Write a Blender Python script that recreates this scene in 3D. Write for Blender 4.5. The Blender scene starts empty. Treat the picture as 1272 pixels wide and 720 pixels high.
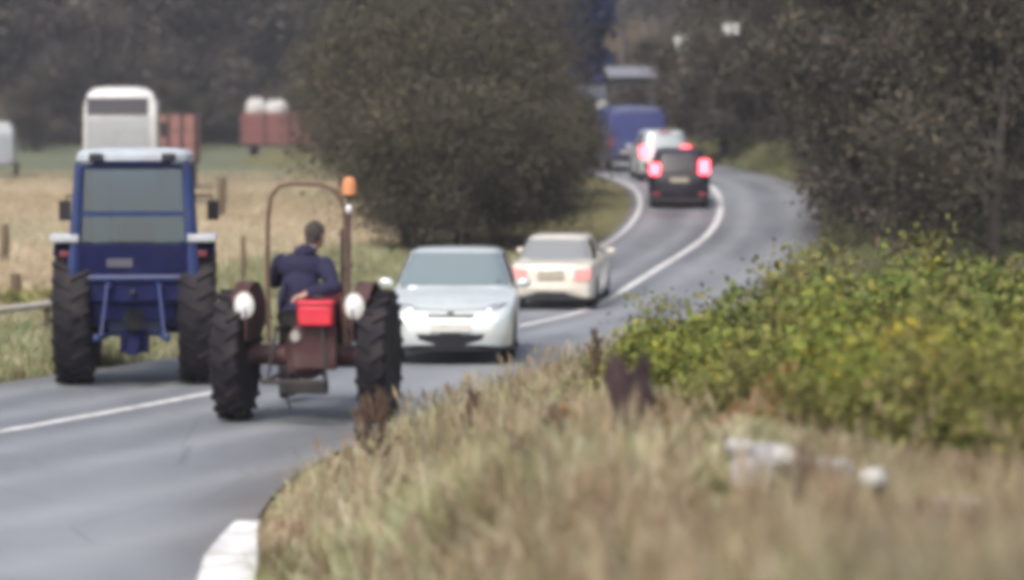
import bpy, math, random
import numpy as np
from mathutils import Vector, Matrix

# ------------------------------------------------------------------ camera, sky, sun, exposure
scene = bpy.context.scene
COL = scene.collection
F = 3360.0            # focal length in pixels of the 1272 px wide photograph
HOR = 140.0           # row of the horizon
CAMH = 3.2
cam_d = bpy.data.cameras.new('camera')
cam_d.sensor_width = 36.0
cam_d.lens = F / 1272.0 * 36.0
cam_d.clip_start = 0.1
cam_d.clip_end = 3000.0
cam = bpy.data.objects.new('camera', cam_d)
COL.objects.link(cam)
cam.location = (0, 0, CAMH)
cam.rotation_euler = (math.pi / 2 - math.atan((360 - HOR) / F), 0, 0)
cam_d.dof.use_dof = True
cam_d.dof.focus_distance = 32.0
cam_d.dof.aperture_fstop = 0.95
scene.camera = cam

SUN_EL, SUN_AZ = math.radians(52), math.radians(205)
w = bpy.data.worlds.new('World'); scene.world = w; w.use_nodes = True
nt = w.node_tree
bg = nt.nodes['Background']
sky = nt.nodes.new('ShaderNodeTexSky')
sky.sky_type = 'NISHITA'; sky.sun_disc = False
sky.sun_elevation = SUN_EL; sky.sun_rotation = SUN_AZ
sky.dust_density = 6.0; sky.air_density = 1.0; sky.ozone_density = 1.0
hsv = nt.nodes.new('ShaderNodeHueSaturation'); hsv.inputs['Saturation'].default_value = 0.75
nt.links.new(sky.outputs[0], hsv.inputs['Color'])
nt.links.new(hsv.outputs[0], bg.inputs[0])
bg.inputs[1].default_value = 0.12
sun_d = bpy.data.lights.new('sun', 'SUN'); sun_d.energy = 1.0; sun_d.angle = math.radians(20); sun_d.color = (1, .96, .9)
sun = bpy.data.objects.new('sun', sun_d); COL.objects.link(sun)
sd = Vector((math.sin(SUN_AZ) * math.cos(SUN_EL), math.cos(SUN_AZ) * math.cos(SUN_EL), math.sin(SUN_EL)))
sun.rotation_euler = sd.to_track_quat('Z', 'Y').to_euler()
scene.view_settings.view_transform = 'Standard'
scene.view_settings.look = 'None'
scene.view_settings.gamma = 1.0
scene.view_settings.exposure = 0.85
scene.cycles.use_denoising = True
scene.cycles.max_bounces = 6
scene.cycles.transparent_max_bounces = 12
scene.cycles.filter_width = 5.8

rng = np.random.default_rng(7)
random.seed(7)

def at(px, py, Y):
    """point at depth Y seen at a place of the photograph (layout only)"""
    return Vector(((px - 636) / F * Y, Y, CAMH - (py - HOR) / F * Y))

# ------------------------------------------------------------------ materials
MATS = {}
def mat(name, col, rough=.6, metal=0., var=.12, scale=8., bump=0., bscale=40., spec=.5, coat=0., emit=None, estr=0., attr=False, dirt=0.):
    if name in MATS: return MATS[name]
    m = bpy.data.materials.new(name); m.use_nodes = True
    n = m.node_tree; L = n.links
    b = n.nodes['Principled BSDF']
    b.inputs['Roughness'].default_value = rough
    b.inputs['Metallic'].default_value = metal
    b.inputs['Specular IOR Level'].default_value = spec
    b.inputs['Coat Weight'].default_value = coat
    tc = n.nodes.new('ShaderNodeTexCoord')
    nz = n.nodes.new('ShaderNodeTexNoise'); nz.inputs['Scale'].default_value = scale; nz.inputs['Detail'].default_value = 5
    L.new(tc.outputs['Object'], nz.inputs['Vector'])
    mr = n.nodes.new('ShaderNodeMapRange')
    mr.inputs['From Min'].default_value = .25; mr.inputs['From Max'].default_value = .75
    mr.inputs['To Min'].default_value = 1 - var; mr.inputs['To Max'].default_value = 1 + var
    L.new(nz.outputs['Fac'], mr.inputs['Value'])
    mx = n.nodes.new('ShaderNodeMix'); mx.data_type = 'RGBA'; mx.blend_type = 'MULTIPLY'; mx.inputs['Factor'].default_value = 1
    if attr:
        a = n.nodes.new('ShaderNodeAttribute'); a.attribute_name = 'col'
        L.new(a.outputs['Color'], mx.inputs[6])
    else:
        mx.inputs[6].default_value = (*col, 1)
    L.new(mr.outputs[0], mx.inputs[7])
    out = mx.outputs[2]
    if dirt > 0:
        nd = n.nodes.new('ShaderNodeTexNoise'); nd.inputs['Scale'].default_value = 3.1; nd.inputs['Detail'].default_value = 7
        L.new(tc.outputs['Object'], nd.inputs['Vector'])
        md = n.nodes.new('ShaderNodeMapRange'); md.inputs['From Min'].default_value = .45; md.inputs['From Max'].default_value = .75
        md.inputs['To Max'].default_value = dirt
        L.new(nd.outputs['Fac'], md.inputs['Value'])
        m2 = n.nodes.new('ShaderNodeMix'); m2.data_type = 'RGBA'
        L.new(md.outputs[0], m2.inputs['Factor']); L.new(out, m2.inputs[6]); m2.inputs[7].default_value = (.16, .13, .10, 1)
        out = m2.outputs[2]
        m3 = n.nodes.new('ShaderNodeMapRange'); m3.inputs['To Min'].default_value = rough; m3.inputs['To Max'].default_value = .9
        L.new(md.outputs[0], m3.inputs['Value']); L.new(m3.outputs[0], b.inputs['Roughness'])
    L.new(out, b.inputs['Base Color'])
    if bump > 0:
        nb = n.nodes.new('ShaderNodeTexNoise'); nb.inputs['Scale'].default_value = bscale; nb.inputs['Detail'].default_value = 4
        L.new(tc.outputs['Object'], nb.inputs['Vector'])
        bp = n.nodes.new('ShaderNodeBump'); bp.inputs['Strength'].default_value = bump; bp.inputs['Distance'].default_value = .02
        L.new(nb.outputs['Fac'], bp.inputs['Height']); L.new(bp.outputs[0], b.inputs['Normal'])
    if emit:
        b.inputs['Emission Color'].default_value = (*emit, 1); b.inputs['Emission Strength'].default_value = estr
    MATS[name] = m
    return m

def see_through_glass(name, tint, gl=.35):
    if name in MATS: return MATS[name]
    m = bpy.data.materials.new(name); m.use_nodes = True
    n = m.node_tree; L = n.links
    n.nodes.remove(n.nodes['Principled BSDF'])
    t = n.nodes.new('ShaderNodeBsdfTransparent'); t.inputs[0].default_value = (*tint, 1)
    g = n.nodes.new('ShaderNodeBsdfGlossy'); g.inputs['Roughness'].default_value = .12; g.inputs[0].default_value = (.9, .95, 1, 1)
    fr = n.nodes.new('ShaderNodeFresnel'); fr.inputs[0].default_value = 1.5
    ad = n.nodes.new('ShaderNodeMath'); ad.operation = 'ADD'; ad.inputs[1].default_value = gl; ad.use_clamp = True
    L.new(fr.outputs[0], ad.inputs[0])
    x = n.nodes.new('ShaderNodeMixShader')
    L.new(ad.outputs[0], x.inputs[0]); L.new(t.outputs[0], x.inputs[1]); L.new(g.outputs[0], x.inputs[2])
    L.new(x.outputs[0], n.nodes['Material Output'].inputs[0])
    MATS[name] = m
    return m

M_LEAF = mat('foliage', (0, 0, 0), rough=.8, var=.3, scale=1.1, spec=.08, attr=True)
M_BARK = mat('bark', (.045, .037, .033), rough=.9, var=.4, scale=6, bump=.6, bscale=25)
M_BARKG = mat('grey_bark', (.14, .13, .13), rough=.9, var=.35, scale=6, bump=.6, bscale=25)
M_TYRE = mat('tyre_rubber', (.018, .016, .022), rough=.8, var=.3, scale=9, dirt=.22, spec=.2)
M_BLACK = mat('black_plastic', (.015, .015, .019), rough=.5)
M_DARKMET = mat('dark_metal', (.03, .028, .03), rough=.55, metal=.4, var=.3, dirt=.4)
M_CHROME = mat('bright_metal', (.6, .6, .6), rough=.25, metal=1.)
M_ALLOY = mat('wheel_alloy', (.35, .35, .36), rough=.35, metal=.8, dirt=.4)
M_GLASS = mat('car_glass', (.02, .03, .035), rough=.06, spec=1.0, coat=1., var=0)
M_SKYGLASS = mat('sky_reflection_glass', (.17, .22, .23), rough=.08, spec=1.0, coat=1., var=0)  # pale base colour carries the sky's reflection
M_CAB = see_through_glass('cab_glass', (.32, .48, .57), .11)
M_LENS = mat('lamp_lens', (.75, .76, .78), rough=.12, spec=.8, coat=1., var=.05)
M_RED = mat('tail_lamp_red', (.45, .05, .06), rough=.2, coat=1.)
M_REDLIT = mat('tail_lamp_lit', (.6, .06, .07), rough=.3, emit=(1., .08, .11), estr=5.0)
M_REDSOFT = mat('tail_lamp_glow', (.6, .10, .10), rough=.3, emit=(1., .30, .28), estr=.7)
M_PLATE = mat('number_plate', (.62, .62, .58), rough=.5, var=.08)
M_PLATEY = mat('number_plate_yellow', (.65, .52, .22), rough=.5, var=.08)

# ------------------------------------------------------------------ mesh building
class MB:
    def __init__(s): s.v = []; s.f = []
    def add(s, vs, fs):
        o = len(s.v); s.v += [tuple(p) for p in vs]; s.f += [tuple(i + o for i in f) for f in fs]; return s
    def box(s, c, d, rz=0., rx=0., ry=0., taper=1.):
        hx, hy, hz = d[0] / 2, d[1] / 2, d[2] / 2
        R = Matrix.Rotation(rz, 3, 'Z') @ Matrix.Rotation(ry, 3, 'Y') @ Matrix.Rotation(rx, 3, 'X')
        vs = []
        for z in (-1, 1):
            k = taper if z > 0 else 1
            for x, y in ((-1, -1), (1, -1), (1, 1), (-1, 1)):
                vs.append(Vector(c) + R @ Vector((x * hx * k, y * hy * k, z * hz)))
        return s.add(vs, [(3, 2, 1, 0), (4, 5, 6, 7), (0, 1, 5, 4), (1, 2, 6, 5), (2, 3, 7, 6), (3, 0, 4, 7)])
    def tube(s, p0, p1, r0, r1=None, n=10, cap=True):
        r1 = r0 if r1 is None else r1
        p0, p1 = Vector(p0), Vector(p1); d = (p1 - p0).normalized()
        a = Vector((0, 0, 1)) if abs(d.z) < .9 else Vector((1, 0, 0))
        u = d.cross(a).normalized(); v = d.cross(u)
        vs = []
        for p, r in ((p0, r0), (p1, r1)):
            for i in range(n):
                t = 2 * math.pi * i / n
                vs.append(p + (u * math.cos(t) + v * math.sin(t)) * r)
        fs = [(i, (i + 1) % n, n + (i + 1) % n, n + i) for i in range(n)]
        if cap: fs += [tuple(range(n - 1, -1, -1)), tuple(range(n, 2 * n))]
        return s.add(vs, fs)
    def path(s, pts, r, n=8):
        pts = [Vector(p) for p in pts]
        rr = r if isinstance(r, (list, tuple)) else [r] * len(pts)
        rings = []
        prev = None
        for i, p in enumerate(pts):
            d = (pts[min(i + 1, len(pts) - 1)] - pts[max(i - 1, 0)]).normalized()
            if prev is None:
                a = Vector((0, 0, 1)) if abs(d.z) < .9 else Vector((1, 0, 0))
                u = d.cross(a).normalized()
            else:
                u = (prev - d * prev.dot(d)).normalized()
            prev = u; v = d.cross(u)
            rings.append([p + (u * math.cos(2 * math.pi * k / n) + v * math.sin(2 * math.pi * k / n)) * rr[i] for k in range(n)])
        return s.loft(rings)
    def loft(s, rings, closed=True, caps=True):
        n = len(rings[0]); vs = [p for r in rings for p in r]; fs = []
        m = n if closed else n - 1
        for i in range(len(rings) - 1):
            for k in range(m):
                a = i * n + k; b = i * n + (k + 1) % n
                fs.append((a, b, b + n, a + n))
        if caps and closed:
            fs.append(tuple(range(n - 1, -1, -1))); fs.append(tuple((len(rings) - 1) * n + k for k in range(n)))
        return s.add(vs, fs)
    def ell(s, c, r, nu=12, nv=8, R=None):
        c = Vector(c); vs = []; fs = []
        for j in range(nv + 1):
            ph = -math.pi / 2 + math.pi * j / nv
            for i in range(nu):
                th = 2 * math.pi * i / nu
                p = Vector((r[0] * math.cos(ph) * math.cos(th), r[1] * math.cos(ph) * math.sin(th), r[2] * math.sin(ph)))
                vs.append(c + (R @ p if R else p))
        for j in range(nv):
            for i in range(nu):
                a = j * nu + i; b = j * nu + (i + 1) % nu
                fs.append((a, b, b + nu, a + nu))
        return s.add(vs, fs)
    def lathe(s, prof, c=(0, 0, 0), n=28):
        """profile of (x along axle, radius), turned round the local X axis"""
        c = Vector(c); rings = []
        for x, r in prof:
            rings.append([c + Vector((x, r * math.cos(2 * math.pi * k / n), r * math.sin(2 * math.pi * k / n))) for k in range(n)])
        return s.loft(rings)
    def prism(s, poly, x0, x1):
        """polygon in (y, z), pushed along x"""
        n = len(poly)
        vs = [Vector((x0, y, z)) for y, z in poly] + [Vector((x1, y, z)) for y, z in poly]
        fs = [(i, (i + 1) % n, n + (i + 1) % n, n + i) for i in range(n)] + [tuple(range(n - 1, -1, -1)), tuple(range(n, 2 * n))]
        return s.add(vs, fs)
    def build(s, name, m, parent=None, bevel=0., smooth=True, ang=38, fixn=True):
        me = bpy.data.meshes.new(name)
        me.from_pydata(s.v, [], s.f); me.validate()
        if fixn:
            import bmesh
            bm = bmesh.new(); bm.from_mesh(me); bmesh.ops.recalc_face_normals(bm, faces=bm.faces); bm.to_mesh(me); bm.free()
        me.materials.append(m)
        if smooth:
            me.polygons.foreach_set('use_smooth', [True] * len(me.polygons))
            me.set_sharp_from_angle(angle=math.radians(ang))
        o = bpy.data.objects.new(name, me); COL.objects.link(o)
        if parent: o.parent = parent
        if bevel:
            b = o.modifiers.new('bevel', 'BEVEL'); b.width = bevel; b.segments = 2; b.limit_method = 'ANGLE'
        return o

def tag(o, label=None, cat=None, group=None, kind=None):
    if label: o['label'] = label
    if cat: o['category'] = cat
    if group: o['group'] = group
    if kind: o['kind'] = kind
    return o
def thing(name, loc, rz, label, cat, group=None):
    o = bpy.data.objects.new(name, None); COL.objects.link(o)
    o.location = loc; o.rotation_euler = (0, 0, rz); o.empty_display_size = .2
    return tag(o, label, cat, group)

def np_mesh(name, V, Q, C=None, m=None, parent=None, smooth=False):
    """V (n,3), Q (k,4) or (k,3) faces, C (n,3) colours"""
    me = bpy.data.meshes.new(name)
    k = Q.shape[1]
    me.vertices.add(len(V)); me.vertices.foreach_set('co', V.astype(np.float32).ravel())
    me.loops.add(Q.size); me.loops.foreach_set('vertex_index', Q.astype(np.int32).ravel())
    me.polygons.add(len(Q))
    me.polygons.foreach_set('loop_start', np.arange(0, Q.size, k, dtype=np.int32))
    me.update(calc_edges=True); me.validate()
    if C is not None:
        a = me.color_attributes.new('col', 'FLOAT_COLOR', 'POINT')
        a.data.foreach_set('color', np.hstack([C, np.ones((len(C), 1))]).astype(np.float32).ravel())
    if smooth: me.polygons.foreach_set('use_smooth', [True] * len(me.polygons))
    if m: me.materials.append(m)
    o = bpy.data.objects.new(name, me); COL.objects.link(o)
    if parent: o.parent = parent
    return o

# ------------------------------------------------------------------ lie of the land
def curve(pts):
    X = np.array([p[0] for p in pts], float); Y = np.array([p[1] for p in pts], float)
    d = np.diff(Y) / np.diff(X)
    m = np.empty(len(X)); m[0] = d[0]; m[-1] = d[-1]
    for i in range(1, len(X) - 1):
        h0, h1 = X[i] - X[i - 1], X[i + 1] - X[i]
        m[i] = (d[i - 1] * h1 + d[i] * h0) / (h0 + h1)
    def f(x):
        x = np.asarray(x, float); i = np.clip(np.searchsorted(X, x) - 1, 0, len(X) - 2)
        h = X[i + 1] - X[i]; t = np.clip((x - X[i]) / h, 0, 1)
        return (2*t**3-3*t**2+1)*Y[i] + (t**3-2*t**2+t)*h*m[i] + (-2*t**3+3*t**2)*Y[i+1] + (t**3-t**2)*h*m[i+1]
    return f
def sstep(a, b, x):
    t = np.clip((x - a) / (b - a), 0, 1); return t * t * (3 - 2 * t)

prof = curve([(-60, 0), (30, 0), (36, -.05), (45, -.36), (54, -.58), (60, -.28), (68, .16), (76, .62), (82, .88), (90, 1.05), (100, 1.22), (110, 1.33), (130, 1.15), (170, .9)])
xl = curve([(-40, -50), (5, -22), (15, -15), (26.9, -8.5), (32.1, -6.1), (36, -4.5), (45, -2.6), (54, -.95), (60, .6), (66, 2.1), (72, 3.0), (79, 3.45), (86, 3.3), (95, 2.3), (104, .6), (115, -1.8), (130, -5.8), (150, -11)])
xc = curve([(-40, -44), (5, -17), (15, -11.3), (26.9, -5.1), (30.7, -3.53), (35.7, -1.9), (45, .1), (55, 2.03), (60, 3.2), (68, 4.94), (76, 5.86), (81, 6.1), (88, 6.05), (96, 5.3), (104, 4.0), (115, 1.6), (130, -2.5), (150, -7.8)])
xr = curve([(-40, -3), (5, -.9), (10, -1.2), (15, -1.55), (18.5, -1.78), (21, -1.98), (23.9, -1.85), (27, -1.25), (31, -.3), (36, .9), (45, 3.0), (55, 5.0), (62, 6.7), (68, 7.8), (74, 8.4), (82, 8.9), (90, 8.8), (98, 8.2), (106, 7.1), (117, 4.6), (132, .2), (152, -5)])
bank = curve([(-40, 1.6), (4, 1.55), (8, 1.4), (11, 1.2), (15, .85), (20, .48), (26, .18), (32, .03), (38, .1), (60, .3), (80, .6), (110, .6), (170, .8)])
fieldz = curve([(-60, -.05), (40, -.08), (60, 0), (100, .25), (170, .7), (200, 1.6)])
def wob(x, y):
    return .5 * np.sin(x * .9 + 1.3 * np.sin(y * .37)) * np.cos(y * .71 + .6 * np.sin(x * .53)) + .5 * np.sin(x * 2.3 + y * 1.7)
def ground_z(x, y):
    x = np.asarray(x, float); y = np.asarray(y, float)
    p = prof(np.clip(y, -60, 169)); yy = np.clip(y, -40, 149)
    L, R = xl(yy), xr(yy)
    z = p - .04
    dl = L - x; dr = x - R
    f = fieldz(np.clip(y, -60, 199))
    wl = sstep(.4, 5.5, dl)
    z = np.where(dl > 0, (1 - wl) * (p - .04) + wl * f, z)
    z = z + np.where(dl > .3, .04 * sstep(.3, 1, dl) * (1 + wob(x, y)), 0)
    wr = sstep(.15, 2.1, dr)
    b = bank(np.clip(y, -40, 169)) * (1 + .12 * wob(x * .7, y * .5))
    z = z + np.where(dr > 0, wr * (b + .05 * wob(x, y) + sstep(6, 30, dr) * 1.5), 0)
    z = z + sstep(.85, 1.25, x) * (1 - sstep(2.9, 3.6, x)) * (.52 - .10 * (x - 1.2)) * np.exp(-((y - 15.0) / .5) ** 2)
    hill = sstep(185, 330, y) * 42 + sstep(330, 900, y) * 30
    hill = hill + sstep(108, 165, y) * sstep(-8, 20, x) * 9
    return z + hill * (1 + .06 * wob(x * .05, y * .05))

def mixc(a, b, t):
    t = np.asarray(t)[..., None]; return np.asarray(a) * (1 - t) + np.asarray(b) * t
def build_ground():
    xs = np.concatenate([np.linspace(-700, -60, 14), np.linspace(-56, -22, 18), np.linspace(-21, 16, 149), np.linspace(17, 60, 22), np.linspace(70, 700, 14)])
    ys = np.concatenate([np.linspace(-60, 2, 12), np.linspace(3, 50, 150), np.linspace(50.6, 120, 116), np.linspace(122, 240, 50), np.linspace(246, 420, 24), np.linspace(450, 1000, 14)])
    X, Y = np.meshgrid(xs, ys)
    Z = ground_z(X, Y)
    n, m = len(xs), len(ys)
    V = np.stack([X, Y, Z], -1).reshape(-1, 3)
    i = np.arange((m - 1) * (n - 1)); r = i // (n - 1); c = i % (n - 1); a = r * n + c
    Q = np.stack([a, a + 1, a + n + 1, a + n], 1)
    yy = np.clip(Y, -40, 149); dl = xl(yy) - X; dr = X - xr(yy)
    verge = np.array((.15, .14, .07)); stub = np.array((.37, .31, .215)); green = np.array((.13, .145, .095)); soil = np.array((.09, .07, .05))
    noise = .5 + .5 * wob(X * .6, Y * .6)
    C = np.broadcast_to(verge, X.shape + (3,)).copy()
    fld = sstep(3.5, 6, dl + .8 * wob(X * .4, Y * .3)) * (Y < 185)
    band = np.clip(.5 + .5 * np.sin(Y * .16 + .4 * wob(X * .1, Y * .1)), 0, 1)
    fc = mixc(stub * np.array((1.12, 1.1, 1.1)), stub * np.array((.74, .70, .62)), band); fc = mixc(fc, np.array((.24, .25, .15)), np.clip(wob(X * .06 + 4, Y * .11) * 1.6, 0, .8))
    fc = mixc(fc, green, sstep(104, 122, Y + 3 * wob(X * .2, Y * .1)))
    C = np.where(fld[..., None] > 0, mixc(C, fc, fld), C)
    C = np.where((Y > 185)[..., None], soil, C)
    tan = np.array((.27, .22, .13))
    C = np.where((dr > 0)[..., None] & (Y < 60)[..., None], mixc(C, tan, noise * .7), C)
    C = np.where((dr > 5)[..., None] & (Y > 55)[..., None], soil, C)
    g = mat('earth_and_turf', (0, 0, 0), rough=.95, var=.3, scale=2.2, bump=.8, bscale=14, spec=.1, attr=True)
    o = np_mesh('ground', V, Q, C.reshape(-1, 3), g, smooth=True)
    tag(o, kind='structure')
build_ground()

def asphalt():
    m = bpy.data.materials.new('asphalt'); m.use_nodes = True
    n = m.node_tree; L = n.links; b = n.nodes['Principled BSDF']
    b.inputs['Roughness'].default_value = .62; b.inputs['Specular IOR Level'].default_value = .4
    tc = n.nodes.new('ShaderNodeTexCoord')
    mp = n.nodes.new('ShaderNodeMapping'); mp.inputs['Scale'].default_value = (.5, .12, 1); mp.inputs['Rotation'].default_value = (0, 0, .33)
    L.new(tc.outputs['Object'], mp.inputs[0])
    big = n.nodes.new('ShaderNodeTexNoise'); big.inputs['Scale'].default_value = 1.0; big.inputs['Detail'].default_value = 3
    L.new(mp.outputs[0], big.inputs['Vector'])
    cr = n.nodes.new('ShaderNodeValToRGB')
    cr.color_ramp.elements[0].position = .33; cr.color_ramp.elements[0].color = (.118, .128, .147, 1)
    cr.color_ramp.elements[1].position = .68; cr.color_ramp.elements[1].color = (.23, .247, .272, 1)
    L.new(big.outputs['Fac'], cr.inputs[0])
    at_ = n.nodes.new('ShaderNodeAttribute'); at_.attribute_name = 'col'
    sp_ = n.nodes.new('ShaderNodeSeparateColor'); L.new(at_.outputs['Color'], sp_.inputs[0])
    wn = n.nodes.new('ShaderNodeTexNoise'); wn.inputs['Scale'].default_value = .9; wn.inputs['Detail'].default_value = 6; L.new(tc.outputs['Object'], wn.inputs['Vector'])
    tk = n.nodes.new('ShaderNodeMath'); tk.operation = 'MULTIPLY'; L.new(sp_.outputs[0], tk.inputs[0]); L.new(wn.outputs['Fac'], tk.inputs[1])
    x1 = n.nodes.new('ShaderNodeMix'); x1.data_type = 'RGBA'; L.new(tk.outputs[0], x1.inputs['Factor']); L.new(cr.outputs[0], x1.inputs[6]); x1.inputs[7].default_value = (.30, .315, .335, 1)
    dg = n.nodes.new('ShaderNodeMath'); dg.operation = 'MULTIPLY'; L.new(sp_.outputs[1], dg.inputs[0]); L.new(wn.outputs['Fac'], dg.inputs[1])
    x2 = n.nodes.new('ShaderNodeMix'); x2.data_type = 'RGBA'; L.new(dg.outputs[0], x2.inputs['Factor']); L.new(x1.outputs[2], x2.inputs[6]); x2.inputs[7].default_value = (.13, .105, .075, 1)
    vo = n.nodes.new('ShaderNodeTexVoronoi'); vo.feature = 'DISTANCE_TO_EDGE'; vo.inputs['Scale'].default_value = .55; L.new(tc.outputs['Object'], vo.inputs['Vector'])
    vm = n.nodes.new('ShaderNodeMapRange'); vm.inputs['From Max'].default_value = .012; vm.inputs['To Min'].default_value = .55; L.new(vo.outputs['Distance'], vm.inputs['Value'])
    x3 = n.nodes.new('ShaderNodeMix'); x3.data_type = 'RGBA'; x3.blend_type = 'MULTIPLY'; x3.inputs['Factor'].default_value = .6; L.new(x2.outputs[2], x3.inputs[6]); L.new(vm.outputs[0], x3.inputs[7])
    fine = n.nodes.new('ShaderNodeTexNoise'); fine.inputs['Scale'].default_value = 60; fine.inputs['Detail'].default_value = 3
    L.new(tc.outputs['Object'], fine.inputs['Vector'])
    mr = n.nodes.new('ShaderNodeMapRange'); mr.inputs['To Min'].default_value = .7; mr.inputs['To Max'].default_value = 1.3
    L.new(fine.outputs['Fac'], mr.inputs['Value'])
    mx = n.nodes.new('ShaderNodeMix'); mx.data_type = 'RGBA'; mx.blend_type = 'MULTIPLY'; mx.inputs['Factor'].default_value = 1
    L.new(x3.outputs[2], mx.inputs[6]); L.new(mr.outputs[0], mx.inputs[7]); L.new(mx.outputs[2], b.inputs['Base Color'])
    bp = n.nodes.new('ShaderNodeBump'); bp.inputs['Strength'].default_value = .3; bp.inputs['Distance'].default_value = .01
    L.new(fine.outputs['Fac'], bp.inputs['Height']); L.new(bp.outputs[0], b.inputs['Normal'])
    return m
M_ASPH = asphalt()
M_PAINT = mat('road_paint', (.58, .58, .58), rough=.7, var=.4, scale=5)
M_FRESH = mat('fresh_road_paint', (.70, .70, .70), rough=.7, var=.35, scale=4, dirt=.55)

def ribbon(name, fa, fb, y0, y1, m, dz, step=.5, cols=8):
    ys = np.arange(y0, y1 + step / 2, step)
    a, b = fa(ys), fb(ys); t = np.linspace(0, 1, cols + 1)
    X = a[:, None] * (1 - t) + b[:, None] * t
    Yg = np.repeat(ys[:, None], cols + 1, 1); Z = np.repeat(prof(ys)[:, None], cols + 1, 1) + dz
    V = np.stack([X, Yg, Z], -1).reshape(-1, 3); n = cols + 1
    i = np.arange((len(ys) - 1) * cols); r = i // cols; c = i % cols; q = r * n + c
    Q = np.stack([q, q + 1, q + n + 1, q + n], 1)
    C = None
    if cols > 8:
        ln = np.minimum((X - xl(Yg)) / (xc(Yg) - xl(Yg)), 1) + np.maximum((X - xc(Yg)) / np.minimum(xr(Yg) - xc(Yg), 3.4), 0)
        f = ln % 1; tr = np.exp(-((f - .27) / .10) ** 2) + np.exp(-((f - .73) / .10) ** 2)
        ed = np.exp(-(X - xl(Yg)) / .35) + np.exp(-(xr(Yg) - X) / .45)
        C = np.stack([np.clip(tr, 0, 1), np.clip(ed, 0, 1), 0 * X], -1).reshape(-1, 3)
    return tag(np_mesh(name, V, Q, C, m, smooth=True), kind='structure')
ribbon('road', xl, xr, -30, 132, M_ASPH, 0.0, cols=40)
ribbon('centre_line', lambda y: xc(y) - .09, lambda y: xc(y) + .09, 12, 120, M_PAINT, .006, cols=1)
ribbon('edge_line', lambda y: xl(y) + .20, lambda y: xl(y) + .34, 44, 120, M_PAINT, .006, cols=1)
ribbon('edge_line', lambda y: xr(y) - .15, lambda y: xr(y) - .11, 70, 110, M_PAINT, .006, cols=1)
ribbon('edge_mark', lambda y: xr(y) - np.interp(y, [14, 19.0, 20.7], [.40, .36, .16]), lambda y: xr(y) + .02, 14.5, 20.7, M_FRESH, .006, step=.2, cols=1)

# ------------------------------------------------------------------ grass
def blades(name, P, h, wd, C, lean=.35, label=None, cat=None):
    n = len(P)
    ang = rng.uniform(0, 2 * math.pi, n); ln = rng.normal(0, lean, n)
    d = np.stack([np.cos(ang), np.sin(ang), np.zeros(n)], 1)
    s = np.stack([-np.sin(ang), np.cos(ang), np.zeros(n)], 1)
    # turned at random about the vertical so that no blade hides edge-on from everywhere
    k = rng.uniform(0, math.pi, n); s = np.stack([np.cos(k), np.sin(k), np.zeros(n)], 1)
    up = np.array([0, 0, 1.])
    base = P - up * .03
    mid = base + up * (h * .55)[:, None] + d * (ln * h * .25)[:, None]
    tip = base + up * (h * (1 - .12 * np.abs(ln)))[:, None] + d * (ln * h)[:, None]
    V = np.stack([base - s * wd[:, None], base + s * wd[:, None], mid + s * wd[:, None] * .8, mid - s * wd[:, None] * .8,
                  tip + s * wd[:, None] * .15, tip - s * wd[:, None] * .15], 1).reshape(-1, 3)
    i = np.arange(n)[:, None] * 6
    Q = np.concatenate([i + np.array([[0, 1, 2, 3]]), i + np.array([[3, 2, 4, 5]])])
    o = np_mesh(name, V, Q, np.repeat(C, 6, 0), M_LEAF)
    return tag(o, label, cat, kind='stuff')
def palette(n, cols, wts, jit=.15):
    k = rng.choice(len(cols), n, p=np.array(wts) / sum(wts))
    C = np.array(cols)[k] * rng.uniform(1 - jit, 1 + jit, (n, 1)) * rng.uniform(.93, 1.07, (n, 3))
    return C
TAN = (.37, .315, .22); STRAW = (.50, .455, .34); OLIVE = (.20, .20, .09); GREEN = (.17, .23, .09); RUST = (.25, .17, .115); PALEGREEN = (.32, .33, .20)
def near_verge():
    n = 190000
    y = 6.5 + 30 * rng.random(n) ** 1.25
    x = xr(y) + .05 + rng.random(n) ** 1.15 * np.minimum(8, 2.6 + y * .22)
    keep = (x < .25 * y + .8); x, y = x[keep], y[keep]
    P = np.stack([x, y, ground_z(x, y)], 1)
    pn = wob(x * 1.1, y * .8); pn2 = wob(x * .7 + 9, y * .9 + 4)
    dr = x - xr(y)
    h = rng.gamma(6, .045, len(x)) * (1 + .5 * pn) * np.clip(.35 + dr * .8, .35, 1.1) * np.clip(1.25 - y * .012, .6, 1.2)
    near_stones = (x > .85) & (x < 3.2) & (y > 12.9) & (y < 15.6)
    h = np.where(near_stones, np.minimum(h, .09), h)
    h = np.where((x > .5) & (x < 3.2) & (y > 8.5) & (y <= 12.9), np.minimum(h, .26), h)
    C = palette(len(x), [TAN, STRAW, OLIVE, PALEGREEN, RUST], [4, 2.2, 2.6, 2, 1.6])
    pn3 = wob(x * 1.9 + 3, y * 1.3 + 7)
    C = np.where((pn2 > .35)[:, None], palette(len(x), [GREEN, PALEGREEN, OLIVE, STRAW], [1.2, 3, 1.5, 2]), C)
    C = np.where((pn2 < -.45)[:, None], palette(len(x), [RUST, TAN, (.16, .12, .08)], [3, 3, 2]), C)
    C = np.where((pn3 > .55)[:, None], palette(len(x), [(.12, .10, .06), (.17, .13, .08), OLIVE], [3, 2, 2]), C)
    C = C * (1.12 + .30 * wob(x * .45 + 2, y * .35))[:, None]
    dead = sstep(.6, 1.5, x) * (1 - sstep(14.5, 17, y))
    C = mixc(C, palette(len(x), [(.20, .155, .115), (.27, .21, .15), (.12, .09, .07)], [3, 3, 2]), dead * (.45 + .4 * wob(x * 1.4, y * 1.1 + 2)).clip(0, .9))
    blades('verge_grass', P, np.clip(h, .06, .62), rng.uniform(.004, .010, len(x)), C, .45,
           'tall dry tan and green grass on the right verge bank', 'grass')
near_verge()
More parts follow.
